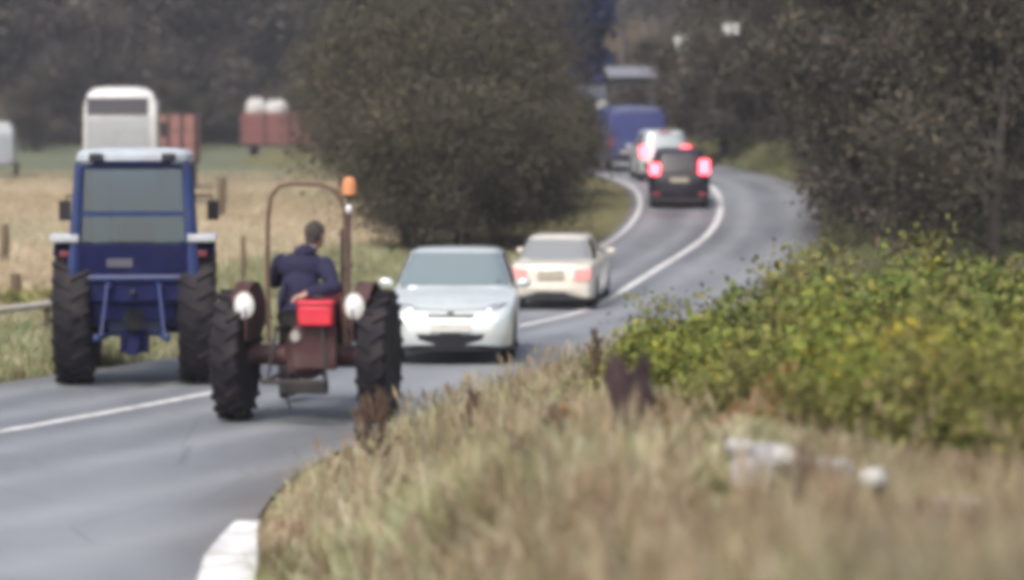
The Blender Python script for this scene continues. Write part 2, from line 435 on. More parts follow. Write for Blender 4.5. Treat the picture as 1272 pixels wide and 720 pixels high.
def seed_grass():
    n = 2600
    y = 7.5 + 25 * rng.random(n) ** 1.2; x = xr(y) + .5 + rng.random(n) * np.minimum(6, 2 + y * .2)
    k = x < .2 * y + .5; x, y = x[k], y[k]; n = len(x)
    k = ~((x > .8) & (x < 3.2) & (y > 12.5) & (y < 15.8)); x, y = x[k], y[k]; n = len(x)
    z = ground_z(x, y); h = rng.uniform(.3, .62, n) * np.clip(1.3 - y * .016, .6, 1)
    a = rng.uniform(0, 6.28, n); ln = rng.uniform(.05, .28, n)
    base = np.stack([x, y, z - .03], 1); tip = base + np.stack([np.cos(a) * ln, np.sin(a) * ln, h], 1)
    d = tip - base; d /= np.linalg.norm(d, axis=1)[:, None]
    V, Q, C = [], [], []
    for t_ in (0., 1.05, 2.1):
        s_ = np.stack([np.cos(a + t_ + 1.57), np.sin(a + t_ + 1.57), 0 * a], 1)
        q = np.stack([base - s_ * .003, base + s_ * .003, tip + s_ * .002, tip - s_ * .002], 1)
        pl = np.stack([tip - d * .03, tip + d * .05 + s_ * .016, tip + d * .15, tip + d * .05 - s_ * .016], 1)
        V += [q.reshape(-1, 3), pl.reshape(-1, 3)]
        c_ = palette(n, [(.40, .33, .22), (.30, .22, .15), (.46, .40, .29)], [3, 2, 2]); C += [np.repeat(c_, 4, 0), np.repeat(c_ * .9, 4, 0)]
    V = np.concatenate(V); C = np.concatenate(C)
    tag(np_mesh('seeding_grass', V, np.arange(len(V)).reshape(-1, 4), C, M_LEAF), 'bent brown grass stems with seed heads on the right verge', 'grass', kind='stuff')
seed_grass()
def left_verge():
    n = 70000
    y = rng.uniform(29, 62, n); x = xl(y) - .1 - rng.random(n) ** 1.2 * 5.5
    P = np.stack([x, y, ground_z(x, y)], 1); pn = wob(x * .8, y * .5)
    h = rng.gamma(6, .025, n) * (1 + .4 * pn)
    C = palette(n, [GREEN, PALEGREEN, OLIVE, TAN, STRAW], [2.5, 3, 2, 2, 1.5])
    blades('roadside_grass', P, np.clip(h, .05, .35), rng.uniform(.006, .014, n), C, .4, 'short green grass strip along the left road edge', 'grass')
    n = 60000
    y = 40 + 90 * rng.random(n) ** 1.3; x = xl(np.clip(y, -40, 149)) - 4.5 - rng.random(n) * (10 + .16 * y)
    k = (x > -.2 * y - 1) & (x < .02 * y); x, y = x[k], y[k]
    P = np.stack([x, y, ground_z(x, y)], 1); n = len(x)
    C = palette(n, [(.46, .40, .29), (.37, .31, .21), (.38, .30, .20), (.46, .37, .26)], [3, 3, 2, 2])
    blades('field_stubble', P, rng.uniform(.08, .22, n), rng.uniform(.008, .02, n), C, .3, 'tan stubble standing in the field left of the road', 'stubble')
    n = 26000
    y = rng.uniform(56, 112, n); x = xr(y) + .05 + rng.random(n) ** 1.4 * 4
    P = np.stack([x, y, ground_z(x, y)], 1)
    C = palette(n, [OLIVE, (.12, .14, .07), TAN], [3, 4, 1])
    blades('bend_grass', P, rng.uniform(.12, .4, n), rng.uniform(.01, .02, n), C, .4, 'dark green grass along the outside of the far bend', 'grass')
left_verge()

# ------------------------------------------------------------------ trees and shrubs
def branch_tube(p0, p1, r0, r1, n):
    d = p1 - p0; L = np.linalg.norm(d); d = d / max(L, 1e-6)
    a = np.array([0, 0, 1.]) if abs(d[2]) < .9 else np.array([1., 0, 0])
    u = np.cross(d, a); u /= np.linalg.norm(u); v = np.cross(d, u)
    t = np.arange(n) * 2 * math.pi / n
    ring = np.cos(t)[:, None] * u + np.sin(t)[:, None] * v
    V = np.concatenate([p0 + ring * r0, p1 + ring * r1])
    i = np.arange(n); j = (i + 1) % n
    return V, np.stack([i, j, n + j, n + i], 1)
def join(parts):
    Vs, Qs, o = [], [], 0
    for V, Q in parts:
        Vs.append(V); Qs.append(Q + o); o += len(V)
    return np.concatenate(Vs), np.concatenate(Qs)
def rnd_dir(R): 
    v = R.normal(0, 1, 3); return v / np.linalg.norm(v)
def grow(R, p, d, L, r, lev, maxlev, spec, out_w, out_t, tips):
    nseg = 5 if lev == 0 else (4 if lev < maxlev else 3)
    pts = [p]; dd = d.copy()
    for s in range(nseg):
        dd = dd + R.normal(0, spec['wiggle'] * (1 if lev else .5), 3) + np.array([0, 0, spec['up'] * (1 if lev else 0)])
        if lev >= 2: dd = dd + np.array([0, 0, -spec['droop']])
        dd /= np.linalg.norm(dd)
        q = pts[-1] + dd * L / nseg
        pts.append(q)
    rs = [r * (1 - .78 * s / nseg) for s in range(nseg + 1)]
    for s in range(nseg):
        (out_w if lev <= 1 else out_t).append(branch_tube(pts[s], pts[s + 1], rs[s], rs[s + 1], 7 if lev == 0 else (5 if lev == 1 else 3)))
    if lev == maxlev:
        for s in range(1, nseg + 1):
            tips.append((pts[s], dd))
        return
    k = spec['kids'][lev]
    for c in range(k):
        f = spec['start'][lev] + (1 - spec['start'][lev]) * (c + R.random()) / k
        f = min(f, .99); i = int(f * nseg); q = pts[i] + (pts[i + 1] - pts[i]) * (f * nseg - i)
        ax = (pts[i + 1] - pts[i]); ax /= np.linalg.norm(ax)
        o = np.cross(ax, rnd_dir(R)); o /= np.linalg.norm(o) + 1e-9
        a = R.uniform(*spec['angle'][lev])
        nd = ax * math.cos(a) + o * math.sin(a)
        ln = L * R.uniform(*spec['len'][lev]) * (1 - spec['taper'] * f)
        grow(R, q, nd, ln, rs[i] * .55, lev + 1, maxlev, spec, out_w, out_t, tips)
BASE = dict(wiggle=.13, up=.05, droop=.03, kids=[13, 8, 6], start=[.22, .2, .15], angle=[(.6, 1.2), (.5, 1.1), (.4, 1.1)],
            len=[(.42, .62), (.4, .65), (.35, .6)], taper=.45)
TREEMESH = {}
def tree_mesh(key, seed, h, r, nleaf, lsize, cols, wts, stems=1, spread=.0, twigcol=(.09, .075, .065), spec=None, leafjit=.28):
    R = np.random.default_rng(seed); sp = dict(BASE); sp.update(spec or {})
    W, T, tips = [], [], []
    for s in range(stems):
        a = 2 * math.pi * (s + R.random() * .6) / stems
        d = np.array([math.cos(a) * spread, math.sin(a) * spread, 1.]); d /= np.linalg.norm(d)
        p = np.array([math.cos(a) * spread * .25, math.sin(a) * spread * .25, -.15])
        grow(R, p, d, h * .82 * (R.uniform(.75, 1.05) if stems > 1 else 1), r, 0, 3, sp, W, T, tips)
    WV, WQ = join(W)
    TV, TQ = join(T)
    TP = np.array([t[0] for t in tips])
    if nleaf:
        k = R.integers(0, len(TP), nleaf)
        P = TP[k] + R.normal(0, leafjit, (nleaf, 3))
        P[:, 2] = np.maximum(P[:, 2], .05)
        u = R.normal(0, 1, (nleaf, 3)); u /= np.linalg.norm(u, axis=1)[:, None]
        v = np.cross(u, R.normal(0, 1, (nleaf, 3))); v /= np.linalg.norm(v, axis=1)[:, None]
        s = (lsize * np.clip(R.lognormal(-.1, .38, nleaf), .4, 2.))[:, None]
        nrm = np.cross(u, v)
        LV = np.stack([P - u * s * .6, P + v * s * .36 + nrm * s * .1, P + u * s * .6, P - v * s * .36 + nrm * s * .1], 1).reshape(-1, 3)
        LQ = np.arange(nleaf * 4).reshape(-1, 4)
        kt = R.choice(len(cols), len(TP), p=np.array(wts) / sum(wts)); kk = np.where(R.random(nleaf) < .7, kt[k], R.choice(len(cols), nleaf, p=np.array(wts) / sum(wts)))
        # clump shading put into leaf colour: leaves on one twig share their tone
        clump = (R.uniform(.7, 1.25, len(TP)) * (1 + .35 * np.sin(TP[:, 0] * 2.1 / max(h * .12, .3) + seed) * np.cos(TP[:, 2] * 1.7 / max(h * .12, .3))))[k]
        LC = np.array(cols)[kk] * (clump * R.uniform(.85, 1.15, nleaf))[:, None]
        CV = np.concatenate([TV, LV]); CQ = np.concatenate([TQ, LQ + len(TV)])
        CC = np.concatenate([np.broadcast_to(np.array(twigcol), (len(TV), 3)), np.repeat(LC, 4, 0)])
    else:
        CV, CQ, CC = TV, TQ, np.broadcast_to(np.array(twigcol), (len(TV), 3))
    TREEMESH[key] = ((WV, WQ), (CV, CQ, CC))
DATA = {}
def plant(key, name, loc, rz, sc, label, cat, group=None, bark=None, crown='crown', stem='trunk'):
    t = thing(name, loc, rz, label, cat, group)
    t.scale = sc if isinstance(sc, tuple) else (sc, sc, sc)
    if key not in DATA:
        (WV, WQ), (CV, CQ, CC) = TREEMESH[key]
        a = np_mesh(stem, WV, WQ, None, bark or M_BARK, t, smooth=True)
        b = np_mesh(crown, CV, CQ, CC, M_LEAF, t)
        DATA[key] = (a.data, b.data); new = (a, b)
    else:
        new = []
        for nm, d in zip((stem, crown), DATA[key]):
            o = bpy.data.objects.new(nm, d); COL.objects.link(o); o.parent = t; new.append(o)
    if crown != 'crown':
        for o in new: o['kind'] = 'stuff'      # canes and leaves too fine to pick apart
    return t
BR = [(.088, .074, .05), (.068, .062, .048), (.105, .09, .056), (.052, .05, .044), (.08, .076, .046)]
BW = [3, 3, 2, 2, 2]
for i in range(4):
    tree_mesh('thicket%d' % i, 20 + i, 5.6, .06, 26000, .085, BR, BW, stems=6, spread=.38, spec=dict(kids=[9, 7, 5], start=[.08, .12, .1], wiggle=.17, len=[(.34, .72), (.4, .75), (.35, .8)]), leafjit=.34)
DK = [(.085, .074, .066), (.064, .058, .058), (.11, .09, .07), (.076, .07, .058)]
for i in range(3):
    tree_mesh('dark%d' % i, 40 + i, 14, .28, 20000, .28, DK, [3, 3, 2, 2], spec=dict(kids=[15, 8, 5], start=[.10, .2, .15]), leafjit=.6)
BRR = [(.082, .07, .052), (.066, .06, .048), (.095, .08, .056), (.05, .047, .04), (.072, .068, .045)]
for i in range(2):
    tree_mesh('brown%d' % i, 50 + i, 11, .2, 30000, .13, BRR, BW, spec=dict(kids=[15, 8, 5], start=[.06, .15, .1]), leafjit=.45)
GY = [(.17, .165, .165), (.20, .20, .185), (.14, .135, .145)]
for i in range(2):
    tree_mesh('grey%d' % i, 60 + i, 10, .16, 15000, .14, GY, [3, 2, 3], twigcol=(.2, .19, .19), spec=dict(kids=[14, 8, 5], start=[.15, .15, .1]), leafjit=.4)
tree_mesh('cypress', 70, 13, .22, 26000, .26, [(.022, .036, .12), (.03, .046, .13), (.015, .024, .08)], [3, 2, 2],
          spec=dict(kids=[44, 6, 3], start=[.03, .1, .1], len=[(.08, .13), (.5, .7), (.4, .6)], angle=[(.3, .8), (.4, 1), (.4, 1)], taper=.25), leafjit=.25)
HG = [(.125, .155, .04), (.085, .115, .035), (.175, .19, .05), (.30, .25, .04), (.14, .11, .05)]
HGS = [[(.135, .17, .045), (.11, .145, .04), (.17, .19, .05), (.13, .12, .05)], [(.17, .175, .055), (.14, .145, .05), (.21, .19, .065), (.16, .12, .06)], [(.19, .22, .05), (.15, .19, .045), (.24, .24, .05), (.34, .28, .045)]]
for i in range(3):
    tree_mesh('bramble%d' % i, 80 + i, 1.5, .016, 11000, .046, HGS[i], [4, 4, 2.2, .8], stems=9, spread=.75, twigcol=(.14, .10, .07),
              spec=dict(kids=[6, 5, 3], start=[.08, .1, .1], up=.0, droop=.10), leafjit=.11)
tree_mesh('yellow', 90, 1.7, .016, 2600, .07, [(.46, .38, .05), (.40, .36, .07), (.30, .30, .07), (.52, .36, .04)], [3, 3, 2, 1], stems=4, spread=.25,
          spec=dict(kids=[6, 4, 3], start=[.25, .1, .1]), leafjit=.08)
tree_mesh('bracken', 91, .8, .01, 4200, .042, [(.24, .125, .06), (.19, .105, .055), (.29, .17, .08)], [3, 2, 2], stems=8, spread=.9,
          spec=dict(kids=[6, 4, 3], start=[.2, .1, .1], droop=.15), leafjit=.06)
tree_mesh('tuft', 92, .9, .012, 3000, .07, [(.26, .27, .10), (.20, .22, .08), (.32, .28, .12)], [3, 3, 2], stems=9, spread=.6,
          spec=dict(kids=[6, 4, 3], start=[.1, .1, .1], droop=.08), leafjit=.07)

def gp(px, Y, dx=0.):
    x = (px - 636) / F * Y + dx
    return Vector((x, Y, float(ground_z(x, Y))))

# the brown thicket between field and road
TH = [(512, 63, .8, 'brown thicket bush at the left end, beside the roll bar of the old tractor'),
      (530, 72, .95, 'tall brown thicket tree above the left half of the silver car'),
      (572, 64, .85, 'brown bushy thicket directly behind the roof of the silver car'),
      (560, 74, 1.1, 'tall dense brown thicket tree in the middle of the roadside clump'),
      (625, 66, .7, 'low dark brown bush behind the cream car, on the road edge'),
      (600, 75, .85, 'brown thicket tree above the roof of the cream car'),
      (668, 74, .68, 'reddish brown thicket bush overhanging the white edge line'),
      (694, 80, .62, 'brown thicket bush nearest the blue van, at the right end of the clump'),
      (505, 80, .8, 'sparse brown thicket tree farthest into the stubble field'),
      (462, 96, 1.15, 'grey brown thicket tree rising behind the roll bar'),
      (540, 92, 1.25, 'tallest brown thicket tree rising behind the roadside clump')]
for i, (px, Y, s, lab) in enumerate(TH):
    plant('thicket%d' % (i % 4), 'thicket_tree', gp(px, Y), i * 1.9, (s, s, s * (1.15 if i % 2 else 1.0)), lab, 'thicket', 'brown thicket left of the road')

# dark wood behind the field
dk = [(-15, 178, 'dark tree at the far left edge of the wood'), (40, 190, 'dark tree left of the white lorry, behind the field'), (95, 182, 'dark tree behind the left side of the white lorry'),
      (150, 192, 'dark tree rising straight above the white lorry'), (205, 184, 'dark tree above the faded trailer beside the lorry'), (262, 190, 'dark tree between the lorry and the sacks'),
      (318, 183, 'dark tree right behind the trailer of sacks'), (372, 192, 'dark tree just right of the sacks on the red trailer'), (425, 184, 'dark tree above the pale feed bin'),
      (478, 192, 'dark tree showing left of the brown thicket top'), (535, 186, 'dark tree showing only above the left of the thicket')]
for i, (px, Y, lab) in enumerate(dk):
    s = .95 + .25 * ((i * 37) % 10) / 10
    plant('dark%d' % (i % 3), 'dark_tree', gp(px, Y), i * 2.1, s, lab, 'tree', 'dark wood behind the field')
for i, (px, Y, s) in enumerate([(215, 172, .5), (430, 168, .62), (380, 172, .5), (30, 170, .5)]):
    plant('brown%d' % (i % 2), 'field_edge_bush', gp(px, Y), i * 1.7, (s, s, s * .8), 
          ['dull brown bush at the field edge right of the white lorry', 'brown bush at the field edge left of the thicket', 'brown bush behind the red trailer of sacks', 'brown bush at the field edge at far left'][i], 'bush', 'bushes at the far field edge')
for px, Y, s, k, lab in ((452, 112, .85, 'brown0', 'grey brown tree in the gap between the feed bin and the thicket'), (490, 120, 1.05, 'brown1', 'tall grey brown tree behind the left of the thicket'), (560, 125, 1.2, 'brown0', 'tall grey brown tree showing over the thicket top'), (655, 125, .9, 'brown1', 'grey brown tree left of the dark conifer')):
    plant(k, 'field_tree', gp(px, Y), px, s, lab, 'tree')
# right hand trees
RT = [(1030, 92, 1.0, 'brown0', 'brown tree standing on the outside of the far bend'),
      (1075, 66, .72, 'brown1', 'dark brown hedge tree beside the bend, nearest the road edge'),
      (1150, 62, .75, 'brown0', 'brown hedge tree behind the yellow green brambles'),
      (1235, 58, .75, 'brown1', 'brown hedge tree at the right edge of the picture'),
      (1110, 84, 1.0, 'brown1', 'tall brown tree behind the hedge at the right'),
      (1210, 80, 1.0, 'brown0', 'tall brown tree in the top right corner'),
      (960, 112, 1.0, 'brown1', 'brown tree standing over the grass beyond the far bend'),
      (1010, 122, 1.15, 'dark1', 'dark tree behind the outside of the far bend'),
      (1130, 118, 1.2, 'dark0', 'dark tree rising behind the right hand hedge trees'),
      (1042, 70, .36, 'dark2', 'dark bush added as deep shade outside the bend, touching the road'),  # this and the next bush are added to stand in for deep shade
      (1090, 62, .34, 'dark0', 'dark bush added as deep shade under the hedge tree beside the bend'),
      (1300, 70, .8, 'brown1', 'brown hedge tree half out of the picture at right')]
for i, (px, Y, s, k, lab) in enumerate(RT):
    plant(k, 'hedge_tree' if s > .5 else 'shade_bush', gp(px, Y), i * 2.4 + .5, s, lab, 'tree', 'trees right of the road')
GT = [(775, 150, 1.1), (815, 160, 1.2), (855, 142, 1.05), (890, 155, 1.2), (930, 150, 1.15), (800, 185, 1.4), (870, 190, 1.5), (940, 180, 1.4)]
GL = ['pale grey bare tree right of the dark conifer', 'pale grey bare tree above the pale shed roof', 'pale grey bare tree left of the small white shed', 'pale grey bare tree between the two small white sheds',
      'pale grey bare tree above the dark ivy trunk'] + ['tall bare tree far behind, right of the conifer top', 'tall bare tree far behind the two small white sheds', 'tall bare tree far behind at the right of the pale trees']
for i, (px, Y, s) in enumerate(GT):
    plant('grey%d' % (i % 2), 'bare_tree', gp(px, Y), i * 1.3, s, GL[i], 'tree', 'pale bare trees on the hillside', bark=M_BARKG)
c = plant('cypress', 'conifer', gp(731, 135), 0, (1.15, 1.15, 1.15), 'tall narrow dark blue conifer above the blue van', 'tree')
for i, (px, Y, s) in enumerate([(900, 104, .55), (860, 118, .5), (830, 124, .45)]):
    plant('dark%d' % i, 'roadside_bush', gp(px, Y), i * 2.2, (s, s, s * .62), ['dark bush at the foot of the ivy trunk', 'dark bush behind the lit brake lights of the black car', 'dark bush behind the roof of the pale car'][i], 'bush', 'dark bushes beyond the far bend')

# far wood on the hill (reads as one mass)
def far_wood():
    V, Q, C = TREEMESH['dark0'][1]; k = rng.permutation(len(Q))[:1000]
    q = Q[k]; base = V[q].reshape(-1, 3); cc = C[q].reshape(-1, 3)
    Vs, Cs = [], []
    for i in range(330):
        y = rng.uniform(205, 330); x = rng.uniform(-.40, .36) * y
        s = rng.uniform(.9, 1.35); a = rng.uniform(0, 6.28)
        R = np.array([[math.cos(a), -math.sin(a), 0], [math.sin(a), math.cos(a), 0], [0, 0, 1]])
        ctr = base.reshape(-1, 4, 3).mean(1, keepdims=True)
        b = ctr + (base.reshape(-1, 4, 3) - ctr) * 2.0
        Vs.append((b.reshape(-1, 3) * s) @ R.T + np.array([x, y, float(ground_z(x, y))])); Cs.append(cc * rng.uniform(.8, 1.7) * np.array([1.05, 1., 1.02]))
    V2 = np.concatenate(Vs); Q2 = np.arange(len(V2)).reshape(-1, 4)
    tag(np_mesh('far_wood', V2, Q2, np.concatenate(Cs), M_LEAF), 'dim brown wood covering the hillside far behind', 'wood', kind='stuff')
far_wood()
# ------------------------------------------------------------------ air
def haze():
    b = MB(); b.box((0, 470, 46), (1440, 1090, 98))  # volume added to soften contrast and lift the darks
    m = bpy.data.materials.new('haze'); m.use_nodes = True; n = m.node_tree
    n.nodes.remove(n.nodes['Principled BSDF'])
    v = n.nodes.new('ShaderNodeVolumePrincipled'); v.inputs['Color'].default_value = (.84, .86, .93, 1); v.inputs['Density'].default_value = .0008; v.inputs['Anisotropy'].default_value = .2
    n.links.new(v.outputs[0], n.nodes['Material Output'].inputs['Volume'])
    m.cycles.homogeneous_volume = True
    o = b.build('haze', m, None, smooth=False)
    tag(o, 'thin pale haze added over the whole valley to lift dark tones', 'haze', kind='stuff')
haze()
# ------------------------------------------------------------------ wheels
def lug_tyre(R, w, rimr, nlug):
    b = MB()
    b.lathe([(-w*.42, rimr), (-w*.5, rimr + (R-rimr)*.35), (-w*.5, R-.09), (-w*.40, R-.045), (0, R-.03), (w*.40, R-.045), (w*.5, R-.09), (w*.5, rimr + (R-rimr)*.35), (w*.42, rimr)], n=40)
    for k in range(nlug):
        for s in (-1, 1):
            a = 2 * math.pi * (k + (.5 if s > 0 else 0)) / nlug
            # a bar of rubber slanting from the shoulder to the middle of the tread
            pts = []
            for (x, da) in ((s*w*.52, 0), (s*w*.02, .16)):
                for (rr) in (R-.055, R):
                    for e in (-.022, .022):
                        t = a + da + e / R
                        pts.append(Vector((x, rr*math.cos(t), rr*math.sin(t))))
            b.add(pts, [(0, 1, 3, 2), (4, 6, 7, 5), (0, 4, 5, 1), (2, 3, 7, 6), (0, 2, 6, 4), (1, 5, 7, 3)])
    return b
def tractor_wheel(root, c, R, w, rimr, rimmat, side, nlug=18, steer=0.):
    d = MB()
    d.lathe([(-w*.40*side, rimr+.012), (-w*.40*side, rimr-.03), (-w*.05*side, rimr-.05), (w*.06*side, rimr*.55), (w*.10*side, rimr*.3), (w*.22*side, rimr*.28), (w*.22*side, .001)], n=32)
    d.lathe([(w*.40*side, rimr+.012), (w*.40*side, rimr-.03), (0, rimr-.05)], n=32)
    o = d.build('wheel', rimmat, root); o.location = c; o.rotation_euler = (0, 0, steer)
    (lug_tyre(R, w, rimr, nlug)).build('tyre', M_TYRE, o)
    h = MB(); h.lathe([(w*.2*side, .11), (w*.32*side, .10), (w*.36*side, .05), (w*.36*side, .001)], n=16)
    for k in range(6):
        t = k * math.pi / 3
        h.tube((w*.1*side, rimr*.42*math.cos(t), rimr*.42*math.sin(t)), (w*.2*side, rimr*.42*math.cos(t), rimr*.42*math.sin(t)), .02, n=6)
    h.build('hub', rimmat, o)
    return o
def fender(b, R, w, x, yc, zc, a0, a1, t=.02, n=12):
    ri, ro = R, R + t
    rings = []
    for k in range(n + 1):
        a = math.radians(a0 + (a1 - a0) * k / n)
        rings.append([Vector((x - w/2, yc + math.cos(a)*ri, zc + math.sin(a)*ri)), Vector((x + w/2, yc + math.cos(a)*ri, zc + math.sin(a)*ri)),
                      Vector((x + w/2, yc + math.cos(a)*ro, zc + math.sin(a)*ro)), Vector((x - w/2, yc + math.cos(a)*ro, zc + math.sin(a)*ro))])
    return b.loft(rings)

# ------------------------------------------------------------------ blue tractor
def blue_tractor():
    p = gp(168, 32.2); p.z = float(prof(32.2))
    t = thing('tractor', p, math.radians(5), 'blue tractor with glazed cab and large rear wheels driving away', 'tractor')
    BL = mat('tractor_blue', (.008, .026, .12), rough=.42, coat=.2, var=.2, dirt=.12)
    BLD = mat('tractor_navy', (.006, .009, .055), rough=.75, var=.3, dirt=.05, spec=.15)
    WH = mat('tractor_white', (.45, .47, .50), rough=.5, var=.15, dirt=.35)
    R = .81
    for s in (-1, 1):
        tractor_wheel(t, (s*.73, 0, R), R, .42, .50, mat('tractor_rim', (.30, .31, .33), rough=.5, var=.2, dirt=.5), s, 20)
        tractor_wheel(t, (s*.70, 2.25, .46), .46, .26, .26, MATS['tractor_rim'], s, 16)
    b = MB(); b.tube((-.62, 0, R), (.62, 0, R), .15, n=16); b.box((0, .05, R+.02), (.62, .62, .52)); b.box((0, -.30, .86), (.66, .12, .52)); b.build('axle_housing', BL, t, bevel=.03)
    b = MB(); b.box((0, 1.15, .86), (.46, 2.0, .42)); b.box((0, 2.2, .72), (.36, .5, .3)); b.build('gearbox', BLD, t, bevel=.03)
    b = MB(); b.box((0, 2.25, .48), (1.2, .14, .14)); b.build('front_axle', BLD, t, bevel=.02)
    b = MB(); b.loft([[Vector((x*wd, y, z)) for x, z in ((-1, z0), (-1, z1-.08), (-.8, z1), (.8, z1), (1, z1-.08), (1, z0))] for y, wd, z0, z1 in ((.72, .36, 1.0, 1.58), (1.8, .34, .95, 1.50), (2.75, .32, .8, 1.42))])
    b.build('bonnet', BL, t, bevel=.02)
    # cab
    f = MB()
    zb, zt = 1.28, 2.60
    cb = {(-1, -1): ((-.70, -.52), (-.62, -.42)), (1, -1): ((.70, -.52), (.62, -.42)), (-1, 1): ((-.66, .98), (-.60, .80)), (1, 1): ((.66, .98), (.60, .80))}
    for k, (lo, hi) in cb.items():
        f.tube((lo[0], lo[1], zb), (hi[0], hi[1], zt), .08, .06, n=8)
    for (a, c2) in (((-1, -1), (1, -1)), ((-1, 1), (1, 1)), ((-1, -1), (-1, 1)), ((1, -1), (1, 1))):
        f.tube((*cb[a][0], zb), (*cb[c2][0], zb), .05, n=8); f.tube((*cb[a][1], zt), (*cb[c2][1], zt), .05, n=8)
    fr = f.build('cab_frame', BL, t)
    b = MB(); b.box((0, -.475, 2.03), (1.30, .07, .055)); b.build('window_bar', BL, fr)
    b = MB(); b.prism([(-.50, 1.28), (-.56, 1.0), (-.40, .95), (.9, .95), (.96, 1.28)], -.68, .68); b.box((0, -.53, 1.48), (1.28, .05, .40)); b.box((0, -.42, 1.02), (.98, .16, .5)); b.build('cab_base', BLD, t, bevel=.02)
    for z0, z1 in ((1.70, 2.0), (2.06, 2.55)):
        q = MB(); y0 = -.52 + .10*(z0-zb)/(zt-zb); y1 = -.52 + .10*(z1-zb)/(zt-zb); w0 = .66 - .08*(z0-zb)/(zt-zb); w1 = .66 - .08*(z1-zb)/(zt-zb)
        q.add([(-w0, y0, z0), (w0, y0, z0), (w1, y1, z1), (-w1, y1, z1), (-w0, y0+.006, z0), (w0, y0+.006, z0), (w1, y1+.006, z1), (-w1, y1+.006, z1)], [(0, 1, 2, 3), (7, 6, 5, 4), (0, 4, 5, 1), (1, 5, 6, 2), (2, 6, 7, 3), (3, 7, 4, 0)])
        q.build('rear_window', M_CAB, t)
    q = MB(); q.add([(-.62, .96, 1.32), (.62, .96, 1.32), (.57, .80, 2.56), (-.57, .80, 2.56), (-.62, .966, 1.32), (.62, .966, 1.32), (.57, .806, 2.56), (-.57, .806, 2.56)], [(0, 1, 2, 3), (7, 6, 5, 4), (0, 4, 5, 1), (1, 5, 6, 2), (2, 6, 7, 3), (3, 7, 4, 0)]); q.build('windscreen', M_CAB, t)
    for s in (-1, 1):
        q = MB(); q.add([(s*.685, -.44, 1.34), (s*.65, .9, 1.34), (s*.60, .74, 2.54), (s*.615, -.36, 2.54), (s*.68, -.44, 1.34), (s*.645, .9, 1.34), (s*.595, .74, 2.54), (s*.61, -.36, 2.54)], [(0, 1, 2, 3), (7, 6, 5, 4), (0, 4, 5, 1), (1, 5, 6, 2), (2, 6, 7, 3), (3, 7, 4, 0)]); q.build('side_window', M_CAB, t)
    rings = []
    for z, k in ((2.61, .98), (2.65, 1.03), (2.72, 1.02), (2.77, .94), (2.79, .6)):
        rings.append([Vector((.66*k*math.copysign(abs(math.cos(a))**.35, math.cos(a)), .19 + .74*k*math.copysign(abs(math.sin(a))**.35, math.sin(a)), z)) for a in [2*math.pi*(i+.5)/28 for i in range(28)]])
    b = MB(); b.loft(rings); rf = b.build('cab_roof', mat('roof_paint', (.42, .47, .52), rough=.45, var=.15, dirt=.3), t)
    b = MB(); b.box((0, -.60, 2.63), (.9, .03, .05)); b.build('roof_lip', BLD, rf, bevel=.01)
    for s in (-1, 1):
        b = MB(); b.box((s*.42, -.60, 2.69), (.16, .07, .10)); b.build('work_lamp', M_BLACK, t, bevel=.015)
    # fenders with pale tops and lamps
    for s in (-1, 1):
        b = MB(); fender(b, R+.07, .40, s*.74, 0, R, 30, 122, n=14); b.prism([(-.50, 1.0), (-.48, 1.56), (-.2, 1.68), (.35, 1.66), (.7, 1.3), (.5, 1.0)], s*.53, s*.56)
        fd = b.build('fender', BLD, t)
        b = MB(); b.box((s*.80, -.34, 1.745), (.34, .48, .09)); b.build('fender_top', WH, fd, bevel=.015)
        b = MB(); b.box((s*.80, -.50, 1.56), (.12, .05, .08)); b.build('tail_lamp', mat('dim_tail', (.16, .03, .04), rough=.4), fd, bevel=.015)
    # three point linkage
    for s in (-1, 1):
        b = MB()
        b.path([(s*.28, -.35, .62), (s*.36, -.8, .60), (s*.40, -1.05, .62)], .03)
        b.path([(s*.24, -.25, 1.22), (s*.30, -.62, 1.20)], .04)
        b.tube((s*.30, -.62, 1.20), (s*.37, -.85, .60), .022)
        b.ell((s*.40, -1.06, .62), (.05, .05, .05), 8, 6)
        b.build('lift_arm', BL, t)
    b = MB(); b.tube((0, -.36, 1.06), (0, -.80, 1.14), .025); b.tube((0, -.36, 1.06), (0, -.5, 1.085), .035); b.build('top_link', M_DARKMET, t)
    b = MB(); b.prism([(-.30, .62), (-.55, .56), (-.95, .46), (-.95, .41), (-.5, .42), (-.25, .42)], -.07, .07); b.box((0, -.36, .52), (.34, .1, .26)); b.build('drawbar', BLD, t, bevel=.01)
    b = MB(); b.lathe([(-.13, .14), (-.13, .001)], (0, 0, 0), 12); b.v = [(x, -.37 + 0*y, .74 + z) if False else (y, -.37 + x, .80 + z) for x, y, z in b.v]; b.build('power_shaft_guard', M_BLACK, t)
    b = MB(); b.box((-.16, -.557, 1.46), (.30, .02, .10)); b.build('number_plate', mat('dark_plate', (.09, .09, .12), rough=.5), t)
    b = MB(); b.tube((-.34, .9, 1.5), (-.34, .9, 2.3), .035); b.tube((-.34, .9, 2.3), (-.34, .86, 2.38), .035); b.build('exhaust', M_DARKMET, t)
    for s in (-1, 1):
        b = MB(); b.path([(s*.64, .85, 2.2), (s*.88, .92, 2.2), (s*.90, .92, 2.05)], .012); b.box((s*.90, .90, 2.02), (.14, .03, .24)); b.build('mirror', M_BLACK, t, bevel=.008)
    b = MB(); b.box((0, .1, 1.42), (.48, .46, .14)); b.box((0, -.12, 1.70), (.46, .12, .46), rx=-.1); b.build('seat', M_BLACK, t, bevel=.04)
    b = MB(); ring = [(.2*math.cos(a), .58 + .07*math.sin(a), 1.72 + .19*math.sin(a)) for a in [2*math.pi*i/16 for i in range(17)]]; b.path(ring, .015, 6); b.tube((0, .6, 1.72), (0, .75, 1.4), .025); b.build('steering_wheel', M_BLACK, t)
blue_tractor()

